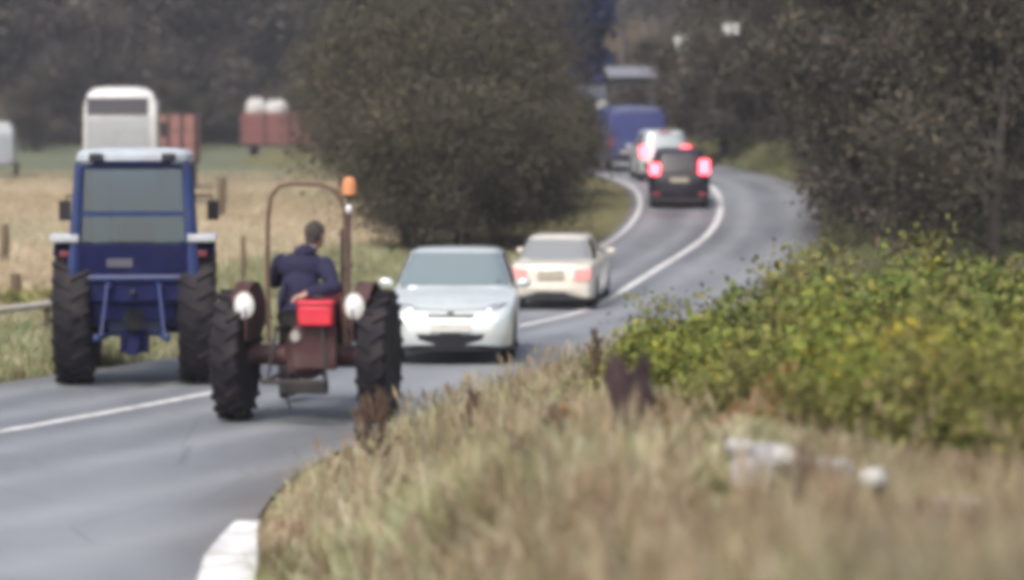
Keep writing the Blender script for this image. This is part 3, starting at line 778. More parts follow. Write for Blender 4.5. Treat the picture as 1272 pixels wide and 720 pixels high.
# ------------------------------------------------------------------ old red tractor
def old_tractor():
    p = gp(381, 28.0); p.z = float(prof(28.0))
    rz = math.radians(-6)
    t = thing('vintage_tractor', p, rz, 'old open red tractor with roll bar and driver in the right lane', 'tractor')
    RD = mat('tractor_red', (.20, .028, .03), rough=.5, var=.3, dirt=.45)
    MR = mat('tractor_maroon', (.055, .014, .018), rough=.6, var=.35, dirt=.4)
    GYM = mat('rusty_brown', (.12, .075, .05), rough=.8, var=.4, scale=14)
    R = .68
    for s in (-1, 1):
        tractor_wheel(t, (s*.755, 0, R), R, .30, .42, mat('red_rim', (.34, .075, .075), rough=.55, var=.25, dirt=.4), s, 20)
        tractor_wheel(t, (s*.56, 1.95, .34), .34, .16, .20, MATS['red_rim'], s, 3)
    b = MB(); b.tube((-.7, 0, R), (.7, 0, R), .105, n=16); b.ell((0, 0, R), (.24, .26, .26), 16, 10); b.box((0, .05, R+.1), (.40, .5, .34)); b.box((0, -.24, R), (.34, .1, .36)); b.build('axle_housing', MR, t, bevel=.02)
    b = MB(); b.box((0, .8, .70), (.34, 1.3, .40)); b.box((0, 1.65, .66), (.30, .7, .34)); b.build('gearbox', MR, t, bevel=.03)
    b = MB(); b.loft([[Vector((x*wd, y, z)) for x, z in ((-1, z0), (-1, z1-.12), (-.75, z1-.02), (0, z1), (.75, z1-.02), (1, z1-.12), (1, z0))] for y, wd, z0, z1 in ((.75, .25, .85, 1.30), (1.4, .25, .85, 1.28), (2.1, .24, .7, 1.22), (2.18, .2, .75, 1.15))])
    b.build('bonnet', RD, t, bevel=.015)
    b = MB(); b.box((0, 1.95, .42), (1.05, .1, .1)); b.tube((0, 1.95, .42), (0, 1.95, .6), .06); b.build('front_axle', MR, t)
    # fenders hugging the inside of the tyres, pale lamps on them
    for s in (-1, 1):
        b = MB(); fender(b, R+.06, .17, s*.63, 0, R, 20, 128, n=14)
        b.prism([(-.5, .86), (-.50, 1.18), (-.4, 1.34), (0, 1.41), (.4, 1.33), (.62, 1.05), (.3, .84), (-.3, .84)], s*.545, s*.56)
        fd = b.build('fender', MR, t)
        b = MB()
        Rm = Matrix.Rotation(math.radians(0), 3, 'Z')
        b.lathe([(-.10, .02), (-.085, .08), (-.02, .115), (.03, .125), (.03, .001)], n=20)
        b.v = [(s*.57 + y*.86, -.44 - x, 1.225 + z*1.12) for x, y, z in b.v]
        b.build('lamp', mat('cream_paint', (.46, .45, .40), rough=.5, var=.15, dirt=.25), fd)
        b = MB(); b.lathe([(.034, .098), (.05, .06), (.055, .001)], n=20); b.v = [(s*.57 + y*.86, -.44 - x, 1.225 + z*1.12) for x, y, z in b.v]; b.build('lamp_glass', M_LENS, fd)
        b = MB(); b.tube((s*.57, -.40, 1.08), (s*.57, -.36, .96), .018, n=8); b.build('lamp_bracket', M_DARKMET, fd)
    b = MB(); b.box((0, .42, .56), (.9, .34, .04)); b.build('footplate', MR, t)
    # pan seat on a spring
    b = MB(); rings = []
    for k, (rr, z) in enumerate(((.02, .965), (.16, .97), (.22, 1.0), (.24, 1.06), (.25, 1.07), (.235, 1.06), (.2, .99))):
        rings.append([Vector((-.06 + rr*math.cos(a), -.10 + rr*.85*math.sin(a), z + (.10*max(0, -math.sin(a))*(rr > .2)))) for a in [2*math.pi*i/20 for i in range(20)]])
    b.loft(rings, caps=False); b.path([(-.06, -.10, .97), (-.06, -.30, .9), (-.04, -.26, .80)], .025); b.build('seat', M_DARKMET, t)
    b = MB(); ring = [(-.02 + .20*math.cos(a), .52 + .10*math.sin(a), 1.40 + .17*math.sin(a)) for a in [2*math.pi*i/18 for i in range(19)]]; b.path(ring, .013, 6); b.tube((-.02, .52, 1.40), (-.01, .85, 1.2), .02); b.tube((-.2, .52, 1.4), (.16, .52, 1.4), .01); b.build('steering_wheel', M_BLACK, t)
    # roll hoop
    pts = [(-.36, -.22, .82), (-.37, -.24, 1.6), (-.36, -.25, 2.1), (-.33, -.25, 2.32), (-.24, -.25, 2.43), (-.1, -.25, 2.46), (.2, -.25, 2.45), (.36, -.25, 2.38), (.44, -.25, 2.2), (.45, -.24, 1.6), (.44, -.22, .82)]
    b = MB(); b.path(pts, .024, 10); b.build('roll_bar', GYM, t)
    b = MB(); b.path([(.47, -.27, 1.0), (.485, -.27, 1.7), (.49, -.27, 2.34)], .020, 8); b.box((.48, -.26, 1.62), (.09, .05, .06)); po = b.build('beacon_pole', mat('pole_brown', (.08, .05, .045), rough=.7, var=.3), t)
    b = MB(); b.lathe([(0, .06), (.02, .075), (.03, .07)], n=16); b.v = [(.49 + y, -.27 + z, 2.32 + x) for x, y, z in b.v]; b.build('beacon_base', M_BLACK, po)
    b = MB(); rings = [[Vector((.49 + r*math.cos(a), -.27 + r*math.sin(a), z)) for a in [2*math.pi*i/16 for i in range(16)]] for r, z in ((.072, 2.35), (.074, 2.45), (.06, 2.51), (.02, 2.53))]
    b.loft(rings); b.build('beacon', mat('amber', (.52, .22, .10), rough=.45, coat=.3, emit=(1., .35, .1), estr=.08), po)
    b = MB(); b.ell((.49, -.31, 2.20), (.035, .03, .05), 10, 8); b.build('pole_lamp', M_LENS, po)
    # rear linkage, drawbar and stays
    for s in (-1, 1):
        b = MB()
        b.path([(s*.2, -.2, .52), (s*.3, -.6, .46), (s*.32, -.82, .48)], .025)
        b.path([(s*.15, -.1, .98), (s*.24, -.46, .98)], .032); b.tube((s*.24, -.46, .98), (s*.30, -.62, .47), .016)
        b.build('lift_arm', M_DARKMET, t)
    b = MB(); b.box((0, -.80, .47), (.66, .06, .05)); b.box((.06, -.55, .40), (.5, .10, .14)); b.build('drawbar', M_DARKMET, t, bevel=.01)
    b = MB(); b.box((.14, -.34, .78), (.46, .10, .44)); b.build('hitch_frame', MR, t, bevel=.02)
    b = MB(); b.lathe([(-.02, .06), (0, .065), (.02, .05)], n=14); b.v = [(-.05 + y, -.40 - x, .90 + z) for x, y, z in b.v]; b.build('power_shaft_cap', mat('worn_steel', (.45, .43, .40), rough=.4, metal=.7, var=.3), t)
    b = MB(); b.path([(-.14, -.36, .55), (-.14, -.42, .3), (-.10, -.45, .16)], .012, 6); b.build('check_chain', M_DARKMET, t)
    b = MB(); b.tube((.22, .95, 1.25), (.22, .95, 1.95), .03); b.build('exhaust', M_DARKMET, t)
    # red box carried on the linkage
    Mx = Matrix.Translation(p) @ Matrix.Rotation(rz, 4, 'Z')
    bt = thing('red_box', Mx @ Vector((.17, -.42, 1.002)), rz, 'small bright red box carried behind the seat of the old tractor', 'box')
    RB = mat('bright_red', (.62, .03, .055), rough=.45, var=.12)
    b = MB(); b.box((0, 0, .12), (.36, .2, .22)); b.build('box_body', RB, bt, bevel=.03)
    b = MB(); b.box((0, 0, .25), (.38, .22, .05)); b.build('lid', RB, bt, bevel=.018)
    b = MB(); b.path([(-.08, 0, .27), (-.08, 0, .31), (.08, 0, .31), (.08, 0, .27)], .011, 6); b.build('handle', M_BLACK, bt)
    return t, Mx, rz
OT, OTM, OTRZ = old_tractor()

# ------------------------------------------------------------------ driver
def capsule_chain(b, pts, rs, n=12):
    b.path(pts, rs, n)
    for p, r in zip(pts, rs): b.ell(p, (r, r, r), n, 8)
def remesh(o, vs, it=3):
    m = o.modifiers.new('skin', 'REMESH'); m.mode = 'VOXEL'; m.voxel_size = vs; m.use_smooth_shade = True
    s = o.modifiers.new('smooth', 'SMOOTH'); s.iterations = it; s.factor = .5
def driver():
    loc = OTM @ Vector((-.05, -.10, 1.01))
    t = thing('person', loc, OTRZ, 'person in navy jacket sitting on the old tractor, seen from behind', 'person'); t.scale = (1.16, 1.12, 1.14)
    SK = mat('skin', (.45, .27, .21), rough=.6, var=.08)
    JK = mat('navy_jacket', (.013, .012, .045), rough=.9, var=.25, scale=14, bump=.4, bscale=30)
    TR = mat('dark_trousers', (.012, .012, .022), rough=.9, var=.3)
    # joints, local to the seat: x right, y forward, z up
    hip = [(-.10, .02, .10), (.10, .02, .10)]
    knee = [(-.20, .46, .14), (.20, .46, .14)]
    ank = [(-.24, .54, -.28), (.24, .54, -.28)]
    toe = [(-.26, .72, -.35), (.26, .72, -.35)]
    shL, shR = Vector((-.20, .13, .545)), Vector((.21, .07, .525))
    elL, haL = Vector((-.30, .36, .36)), Vector((-.16, .60, .46))
    elR, haR = Vector((.33, -.16, .34)), Vector((.10, -.275, .285))
    head = Vector((.105, .175, .80))
    b = MB()
    b.ell((0, 0, .12), (.17, .14, .13), 16, 10); b.ell((0, .02, .32), (.155, .115, .20), 16, 10); b.ell((.005, .07, .50), (.19, .115, .14), 16, 10)
    capsule_chain(b, [(.02, .07, .58), (.06, .12, .66), (.085, .155, .72)], [.065, .056, .056])
    for i in (0, 1):
        capsule_chain(b, [hip[i], knee[i], ank[i]], [.085, .062, .045]); capsule_chain(b, [ank[i], toe[i]], [.048, .035])
    capsule_chain(b, [shL, elL, haL], [.062, .047, .032]); capsule_chain(b, [shR, elR, haR], [.062, .047, .032])
    # head turned a little to the right
    Rh = Matrix.Rotation(math.radians(-28), 3, 'Z')
    def H(v): return head + Rh @ Vector(v)
    b.ell(head, (.076, .098, .115), 16, 12, Rh); b.ell(H((0, .03, -.06)), (.056, .065, .06), 12, 8, Rh)
    b.ell(H((0, .105, -.012)), (.014, .024, .026), 8, 6, Rh)
    b.ell(H((0, .088, -.062)), (.026, .012, .010), 8, 6, Rh)
    for s in (-1, 1): b.ell(H((s*.079, -.006, -.005)), (.011, .022, .033), 8, 6, Rh)
    # hands: palm, four fingers and a thumb each
    for ha, el, s in ((haL, elL, -1), (haR, elR, 1)):
        d = (ha - el).normalized(); up = Vector((0, 0, 1)); side = d.cross(up).normalized(); nrm = side.cross(d)
        pc = ha + d*.045
        Rp = Matrix((side, d, nrm)).transposed()
        b.ell(pc, (.040, .055, .018), 12, 8, Rp)
        for k, (off, ln) in enumerate(((-.030, .062), (-.010, .074), (.010, .070), (.030, .054))):
            q0 = pc + d*.040 + side*off; q1 = q0 + d*ln*.55 - nrm*.012; q2 = q1 + d*ln*.3 - nrm*ln*.4
            capsule_chain(b, [q0, q1, q2], [.0095, .009, .0075], 8)
        q0 = pc - d*.02 - side*s*.036; q1 = q0 + d*.03 - side*s*.024 - nrm*.008; q2 = q1 + d*.032 - nrm*.012
        capsule_chain(b, [q0, q1, q2], [.012, .0105, .009], 8)
    body = b.build('body', SK, t); remesh(body, .007, 2)
    for s in (-1, 1):
        e = MB(); e.ell(H((s*.03, .088, .012)), (.011, .009, .008), 8, 6, Rh); e.build('eye', mat('eye', (.05, .04, .035), rough=.2), t)
    # hair cap over skull and nape
    hr = MB(); hr.ell(head + Rh @ Vector((0, -.012, .022)), (.088, .104, .108), 16, 12, Rh); hr.ell(H((0, -.055, -.035)), (.068, .052, .065), 12, 8, Rh)
    hr.build('hair', mat('grey_brown_hair', (.055, .047, .042), rough=.9, var=.4, scale=30, bump=.8, bscale=60), t)
    j = MB()
    j.ell((0, 0, .12), (.205, .165, .10), 16, 10); j.ell((0, .01, .28), (.19, .145, .22), 16, 10); j.ell((.005, .075, .505), (.23, .15, .15), 16, 10); j.ell((.02, .10, .58), (.14, .11, .09), 14, 8)
    for i in range(9): j.ell((-.17 + .042*i, -.115 - .02*math.sin(i*2.1), .20 + .09*math.sin(i*1.7)), (.022, .03, .13), 8, 6, Matrix.Rotation(.5*math.sin(i*2.7), 3, 'Y'))
    capsule_chain(j, [(.02, .065, .60), (.035, .07, .645)], [.10, .082])
    for sh, el, ha in ((shL, elL, haL), (shR, elR, haR)):
        capsule_chain(j, [sh, sh.lerp(el, .5), el, el.lerp(ha, .86)], [.086, .080, .070, .052])
    jo = j.build('jacket', JK, t); remesh(jo, .012, 4)
    c2 = MB(); ring = [(.035 + .085*math.cos(a), .068 + .082*math.sin(a), .665 + .018*math.sin(a)) for a in [2*math.pi*i/18 for i in range(19)]]; c2.path(ring, .022, 8); c2.build('collar', JK, t)
    tr = MB()
    tr.ell((0, 0, .10), (.185, .155, .10), 14, 8)
    for i in (0, 1):
        h, k, a = Vector(hip[i]), Vector(knee[i]), Vector(ank[i]); capsule_chain(tr, [h, h.lerp(k, .5), k, k.lerp(a, .5), a], [.102, .094, .080, .068, .064])
    remesh(tr.build('trousers', TR, t), .012, 3)
    for i in (0, 1):
        bo = MB(); a, q = Vector(ank[i]), Vector(toe[i]); capsule_chain(bo, [a, a.lerp(q, .5) + Vector((0, 0, -.02)), q], [.060, .054, .044], 10); remesh(bo.build('boot', M_BLACK, t), .012, 2)
driver()

# ------------------------------------------------------------------ cars
def car_wheel(t, x, y, R, w, s, steer=0):
    d = MB(); rr = R*.64
    d.lathe([(-w*.4*s, rr), (-w*.4*s, rr*.9), (w*.15*s, rr*.85), (w*.30*s, rr*.3), (w*.36*s, rr*.2), (w*.36*s, .001)], n=24)
    for k in range(8):
        a = 2*math.pi*k/8
        d.box((w*.33*s, rr*.6*math.cos(a), rr*.6*math.sin(a)), (.03, .05, rr*.75), rx=a - math.pi/2)
    o = d.build('wheel', M_ALLOY, t); o.location = (x, y, R); o.rotation_euler = (0, 0, steer)
    b = MB(); b.lathe([(-w*.42, rr), (-w*.5, R*.8), (-w*.48, R*.95), (-w*.36, R), (w*.36, R), (w*.48, R*.95), (w*.5, R*.8), (w*.42, rr)], n=32); b.build('tyre', M_TYRE, o)
def car(name, loc, rz, label, P, paint, cat='car'):
    """P: L, W, H lengths; stations st = (y, half width, top height, bottom); green = (front low y, front high y, rear low y, rear high y, belt z, half width low, half width roof)"""
    t = thing(name, loc, rz, label, cat)
    wb, R = P['wheels'], P['R']
    st = sorted(P['st'])
    ys = set(np.linspace(st[0][0], st[-1][0], 23)) | {s[0] for s in st}
    for yc in wb:
        for d in (-1.04, -.98, -.8, -.5, 0, .5, .8, .98, 1.04): ys.add(yc + d*(R+.06))
    Y = [s[0] for s in st]
    rings = []
    for y in sorted(ys):
        if y < st[0][0] or y > st[-1][0]: continue
        hw = float(np.interp(y, Y, [s[1] for s in st])); zt = float(np.interp(y, Y, [s[2] for s in st])); zb = float(np.interp(y, Y, [s[3] for s in st]))
        za = zb
        for yc in wb:
            dd = abs(y - yc); ra = R + .055
            if dd < ra: za = max(za, R + math.sqrt(ra*ra - dd*dd))
        za = min(za, zt - .14)
        zm = za + (zt - za)*.45
        half = [(0, za), (.62*hw, za), (.93*hw, za), (hw*.985, za + .05*(zt-za)), (hw, zm), (hw*.985, zt - .12*(zt-za)), (hw*.95, zt - .04*(zt-za)), (hw*.86, zt - .005), (hw*.5, zt + .022), (0, zt + .03)]
        ring = [Vector((x, y, z)) for x, z in half] + [Vector((-x, y, z)) for x, z in reversed(half[1:-1])]
        rings.append(ring)
    b = MB(); b.loft(rings); body = b.build('body', paint, t, ang=50)
    under = MB(); under.box((0, 0, .30), (P['W']*.78, P['L']*.86, .16)); under.build('underside', M_BLACK, t)
    # cabin
    f0, f1, r0, r1, zb, w0, w1 = P['green']; H = P['H']
    def ring_at(q, us):
        z = zb + (H - zb)*q if q <= 1 else H
        qq = max(q, 0.); fy = f0 + (f1 - f0)*qq**.92; ry = r0 + (r1 - r0)*qq**.92; hw = w0 + (w1 - w0)*qq**1.25
        cy, hy = (fy + ry)/2, (fy - ry)/2
        e = 2/6.0
        return [Vector((hw*math.copysign(abs(math.cos(u))**e, math.cos(u)), cy + hy*math.copysign(abs(math.sin(u))**e, math.sin(u)) + (.05*(1-abs(math.cos(u))) if False else 0), z)) for u in us]
    us = [2*math.pi*(i+.5)/48 for i in range(48)]
    rr = [ring_at(q, us) for q in (-.06, 0, .2, .4, .6, .8, .92)]
    c0 = ring_at(1, us); cen = Vector((0, (f1 + r1)/2, 0))
    for k, dz in ((.985, -.012), (.93, .006), (.8, .02), (.45, .032), (.02, .036)):
        rr.append([Vector((cen.x + (p.x-cen.x)*k, cen.y + (p.y-cen.y)*k, H - .02 + dz)) for p in c0])
    b = MB(); b.loft(rr); cab = b.build('cabin', paint, t, ang=60)
    def pane(nm, ua, ub, qa, qb, m, off=.008, nu=14, nq=6):
        uu = [math.radians(ua + (ub-ua)*i/nu) for i in range(nu+1)]
        q = MB(); out = []
        for lay in (off, off*.2):
            for j in range(nq+1):
                r = ring_at(qa + (qb-qa)*j/nq, uu)
                for p in r:
                    n = Vector((p.x*.6, p.y - cen.y, 0)); n = Vector((math.copysign(1, p.x), 0, .3)) if ua in P['sides'] else Vector((0, math.copysign(1, p.y - cen.y), .5))
                    out.append(p + n.normalized()*lay)
        w_ = nu+1; tot = w_*(nq+1)
        fs = [(j*w_+i, j*w_+i+1, (j+1)*w_+i+1, (j+1)*w_+i) for j in range(nq) for i in range(nu)]
        edge = [j for j in range(nu+1)] + [(j+1)*w_-1 for j in range(1, nq+1)] + [nq*w_+i for i in range(nu-1, -1, -1)] + [j*w_ for j in range(nq-1, 0, -1)]
        fs += [(edge[k], edge[(k+1) % len(edge)], edge[(k+1) % len(edge)]+tot, edge[k]+tot) for k in range(len(edge))]
        q.add(out, fs); return q.build(nm, m, t, ang=60)
    P.setdefault('sides', (-32, -6, 148, 176, 8))
    pane('windscreen', 90-52, 90+52, .06, .90, P['screen'])
    pane('rear_window', 270-50, 270+50, P.get('rw', .12), .88, P.get('rearglass', M_GLASS))
    for ua, ub in ((-32, -2), (4, 30), (150, 176), (182, 212)):
        P['sides'] = (ua,)
        pane('side_window', ua, ub, .10, .86, M_GLASS)
    for x in (-1, 1):
        for yc in wb: car_wheel(t, x*(P['W']/2 - .125), yc, R, .19, x)
        b = MB(); b.ell((x*(P['W']/2 + .07), f0 - .42, zb + .06), (.10, .05, .065), 12, 8); b.build('mirror', paint, t)
    return t
def lampbox(t, name, c, d, m, rz=0., bevel=.02):
    b = MB(); b.box(c, d, rz=rz); return b.build(name, m, t, bevel=bevel)

def on_road(px, Y):
    p = gp(px, Y); p.z = float(prof(Y)) + .002; return p
def pitch(o, Y, back=False):
    g = float(prof(Y + 1.5) - prof(Y - 1.5))/3
    o.rotation_mode = 'XYZ'; o.rotation_euler.x = math.atan(g)*(-1 if back else 1)

def silver_car():
    pt = mat('silver_paint', (.68, .74, .735), rough=.28, metal=.35, coat=.6, var=.06, dirt=.12)
    P = dict(L=4.15, W=1.70, H=1.43, R=.31, wheels=(1.28, -1.30), screen=M_SKYGLASS,
             st=[(-2.06, .66, .86, .32), (-2.0, .76, .93, .26), (-1.7, .83, .97, .20), (-.6, .85, .95, .19), (.75, .85, .96, .19), (.95, .85, .93, .19), (1.5, .825, .83, .20), (1.85, .78, .73, .21), (2.02, .70, .64, .22), (2.09, .58, .55, .25)],
             green=(1.05, .28, -1.93, -1.42, .93, .80, .60))
    t = car('silver_car', on_road(567, 36.6), math.radians(180 - 1), 'silver hatchback coming towards the camera beside the old tractor', P, pt)
    pitch(t, 36.6, True)
    for s in (-1, 1):
        b = MB()
        R = Matrix.Rotation(s*math.radians(-32), 3, 'Z') @ Matrix.Rotation(math.radians(28), 3, 'X')
        b.ell((s*.60, 1.845, .665), (.19, .075, .105), 16, 10, R); h = b.build('headlight', mat('headlamp_glass', (.40, .42, .45), rough=.08, metal=.5, coat=1., var=.05), t)
        b = MB(); b.ell((s*.58, 1.895, .635), (.075, .05, .058), 14, 8, R); b.build('reflector', mat('lamp_reflector', (.9, .9, .9), rough=.15, metal=.2, emit=(1, 1, 1), estr=.12), h)
        lampbox(t, 'fog_lamp', (s*.56, 1.985, .34), (.16, .06, .08), M_BLACK, rz=-s*.4)
        b = MB(); b.path([(s*.70, .96, .945), (s*.05, .86, 1.0)] if s > 0 else [(s*.08, .92, .965), (-.62, .87, 1.02)], .01, 6); b.build('wiper', M_BLACK, t)
    b = MB(); b.box((0, 2.045, .60), (.62, .06, .085)); g = b.build('grille', mat('grille_grey', (.16, .17, .18), rough=.4, metal=.4), t, bevel=.02)
    b = MB()
    for k in range(3): b.box((0, 2.08, .575 + k*.024), (.56, .012, .008))
    b.build('grille_slat', M_CHROME, g)
    b = MB(); b.loft([[Vector((x, y, z)) for z in (.27,)] + [Vector((x, y, .40)), Vector((x, y - .08, .40)), Vector((x, y - .08, .27))] for x, y in ((-.62, 1.95), (-.4, 2.06), (0, 2.105), (.4, 2.06), (.62, 1.95))]); b.build('lower_intake', M_BLACK, t)
    b = MB(); b.loft([[Vector((x, y, .17)), Vector((x, y + .045, .385)), Vector((x, y - .2, .385)), Vector((x, y - .2, .17))] for x, y in ((-.815, 1.62), (-.69, 1.95), (-.4, 2.06), (0, 2.085), (.4, 2.06), (.69, 1.95), (.815, 1.62))]); b.build('front_lip', M_BLACK, t)
    lampbox(t, 'number_plate', (0, 2.115, .47), (.52, .015, .11), M_PLATE, bevel=.004)
    b = MB(); b.lathe([(0, .045), (.012, .04), (.015, .001)], n=16); b.v = [(y, 2.075 + x, .66 + z*.7) for x, y, z in b.v]; b.build('badge', M_CHROME, t)
    b = MB(); b.path([(-.72, 1.75, .775), (-.4, 1.95, .70), (0, 2.0, .685), (.4, 1.95, .70), (.72, 1.75, .775)], .008, 6); b.build('bonnet_gap', M_BLACK, t)
silver_car()

def cream_car():
    pt = mat('cream_paint_car', (.66, .62, .54), rough=.3, coat=.6, var=.05, dirt=.12)
    P = dict(L=4.4, W=1.68, H=1.38, R=.30, wheels=(1.35, -1.22), screen=M_SKYGLASS, rearglass=mat('pale_rear_glass', (.22, .23, .23), rough=.12, spec=1., coat=1., var=0),
             st=[(-2.2, .60, .80, .36), (-2.15, .74, .88, .28), (-1.95, .80, .93, .24), (-1.3, .83, .95, .20), (.7, .84, .93, .19), (1.0, .83, .90, .19), (1.7, .79, .80, .2), (2.1, .68, .66, .23), (2.18, .56, .56, .27)],
             green=(1.1, .35, -1.62, -.92, .92, .77, .57), rw=.10)
    t = car('cream_car', on_road(699, 54), math.radians(-7), 'cream saloon car driving away behind the silver car', P, pt); pitch(t, 54)
    for s in (-1, 1):
        l = lampbox(t, 'tail_lamp', (s*.60, -2.20, .74), (.30, .09, .20), M_REDSOFT, rz=s*.22)
        lampbox(l, 'reverse_lamp', (s*.47, -2.205, .69), (.10, .05, .06), M_LENS, rz=s*.1, bevel=.008)
    b = MB(); b.loft([[Vector((x, y, .40)), Vector((x, y, .54)), Vector((x, y + .2, .54)), Vector((x, y + .2, .40))] for x, y in ((-.80, -1.98), (-.7, -2.18), (-.3, -2.25), (.3, -2.25), (.7, -2.18), (.80, -1.98))]); b.build('rear_bumper', pt, t, bevel=.02)
    b = MB(); b.loft([[Vector((x, y, .24)), Vector((x, y, .385)), Vector((x, y + .2, .385)), Vector((x, y + .2, .24))] for x, y in ((-.78, -1.98), (-.66, -2.14), (-.3, -2.2), (.3, -2.2), (.66, -2.14), (.78, -1.98))]); b.build('lower_valance', M_BLACK, t)
    lampbox(t, 'number_plate', (0, -2.21, .70), (.52, .05, .12), mat('rear_plate', (.42, .38, .30), rough=.5, var=.08), bevel=.004)
    b = MB(); b.box((0, -2.20, .80), (.5, .05, .03)); b.build('boot_trim', M_CHROME, t, bevel=.008)
    b = MB(); b.tube((.45, -2.0, .26), (.45, -2.28, .26), .03); b.build('exhaust', M_DARKMET, t)
    b = MB(); b.path([(-.66, -2.0, .957), (0, -2.06, .965), (.66, -2.0, .957)], .007, 6); b.build('boot_gap', M_BLACK, t)
cream_car()

def black_car():
    pt = mat('black_paint', (.008, .007, .016), rough=.35, coat=.2, var=.1, dirt=.05, spec=.3)
    P = dict(L=4.0, W=1.72, H=1.56, R=.31, wheels=(1.25, -1.25), screen=M_GLASS,
             st=[(-1.98, .70, .92, .34), (-1.92, .80, .98, .28), (-1.6, .85, 1.0, .22), (.7, .86, .98, .2), (1.0, .85, .95, .2), (1.6, .8, .85, .2), (1.9, .7, .72, .24), (1.98, .6, .6, .28)],
             green=(1.15, .45, -1.90, -1.58, .96, .81, .64), rw=.14, rearglass=mat('dark_window', (.02, .02, .03), rough=.35, spec=.3, var=0))
    t = car('black_car', on_road(843, 76.5), math.radians(-3), 'black hatchback with lit brake lights on the far bend', P, pt); pitch(t, 76.5)
    for s in (-1, 1):
        lampbox(t, 'brake_lamp', (s*.68, -1.95, 1.16 if s > 0 else 1.10), (.27, .15, .38 if s > 0 else .30), M_REDLIT)
        lampbox(t, 'reflector', (s*.62, -2.04, .42), (.2, .03, .05), M_RED, bevel=.006)
    b = MB(); b.loft([[Vector((x, y, .34)), Vector((x, y, .58)), Vector((x, y + .2, .58)), Vector((x, y + .2, .34))] for x, y in ((-.83, -1.75), (-.72, -1.98), (-.3, -2.05), (.3, -2.05), (.72, -1.98), (.83, -1.75))]); b.build('rear_bumper', pt, t, bevel=.02)
    b = MB(); b.loft([[Vector((x, y, .22)), Vector((x, y, .335)), Vector((x, y + .2, .335)), Vector((x, y + .2, .22))] for x, y in ((-.80, -1.75), (-.68, -1.95), (0, -2.0), (.68, -1.95), (.80, -1.75))]); b.build('lower_valance', mat('grey_plastic', (.07, .068, .08), rough=.7), t)
    lampbox(t, 'number_plate', (0, -2.0, .80), (.52, .03, .13), mat('rear_plate', (.42, .38, .30), rough=.5, var=.08), bevel=.004)
    b = MB(); b.path([(-.1, -1.93, 1.02), (.3, -1.86, 1.2)], .01, 6); b.build('rear_wiper', M_BLACK, t)
black_car()

def pale_car():
    pt = mat('pale_silver_paint', (.55, .58, .60), rough=.3, metal=.2, coat=.5, var=.06, dirt=.1)
    P = dict(L=4.4, W=1.74, H=1.62, R=.33, wheels=(1.35, -1.3), screen=M_GLASS, rearglass=mat('sky_glass', (.24, .30, .33), rough=.1, spec=1., coat=1., var=0),
             st=[(-2.18, .72, .95, .36), (-2.1, .82, 1.02, .3), (-1.7, .86, 1.05, .24), (.7, .87, 1.03, .22), (1.0, .86, 1.0, .22), (1.7, .82, .9, .22), (2.1, .7, .75, .26), (2.18, .6, .62, .3)],
             green=(1.2, .5, -2.08, -1.7, 1.0, .82, .64), rw=.12)
    t = car('pale_car', on_road(819, 88.5), math.radians(2), 'pale silver car with lit brake lights, just ahead of the black car', P, pt); pitch(t, 88.5)
    for s in (-1, 1):
        lampbox(t, 'brake_lamp', (s*.66, -2.12, .98), (.30, .14, .34), M_REDLIT)
    lampbox(t, 'high_brake_lamp', (.0, -1.80, 1.60), (.4, .05, .04), M_RED, bevel=.006)
    b = MB(); b.loft([[Vector((x, y, .36)), Vector((x, y, .62)), Vector((x, y + .2, .62)), Vector((x, y + .2, .36))] for x, y in ((-.85, -1.9), (-.74, -2.16), (-.3, -2.24), (.3, -2.24), (.74, -2.16), (.85, -1.9))]); b.build('rear_bumper', M_BLACK, t, bevel=.02)
    lampbox(t, 'number_plate', (0, -2.20, .82), (.52, .03, .12), mat('rear_plate', (.42, .38, .30), rough=.5, var=.08), bevel=.004)
pale_car()

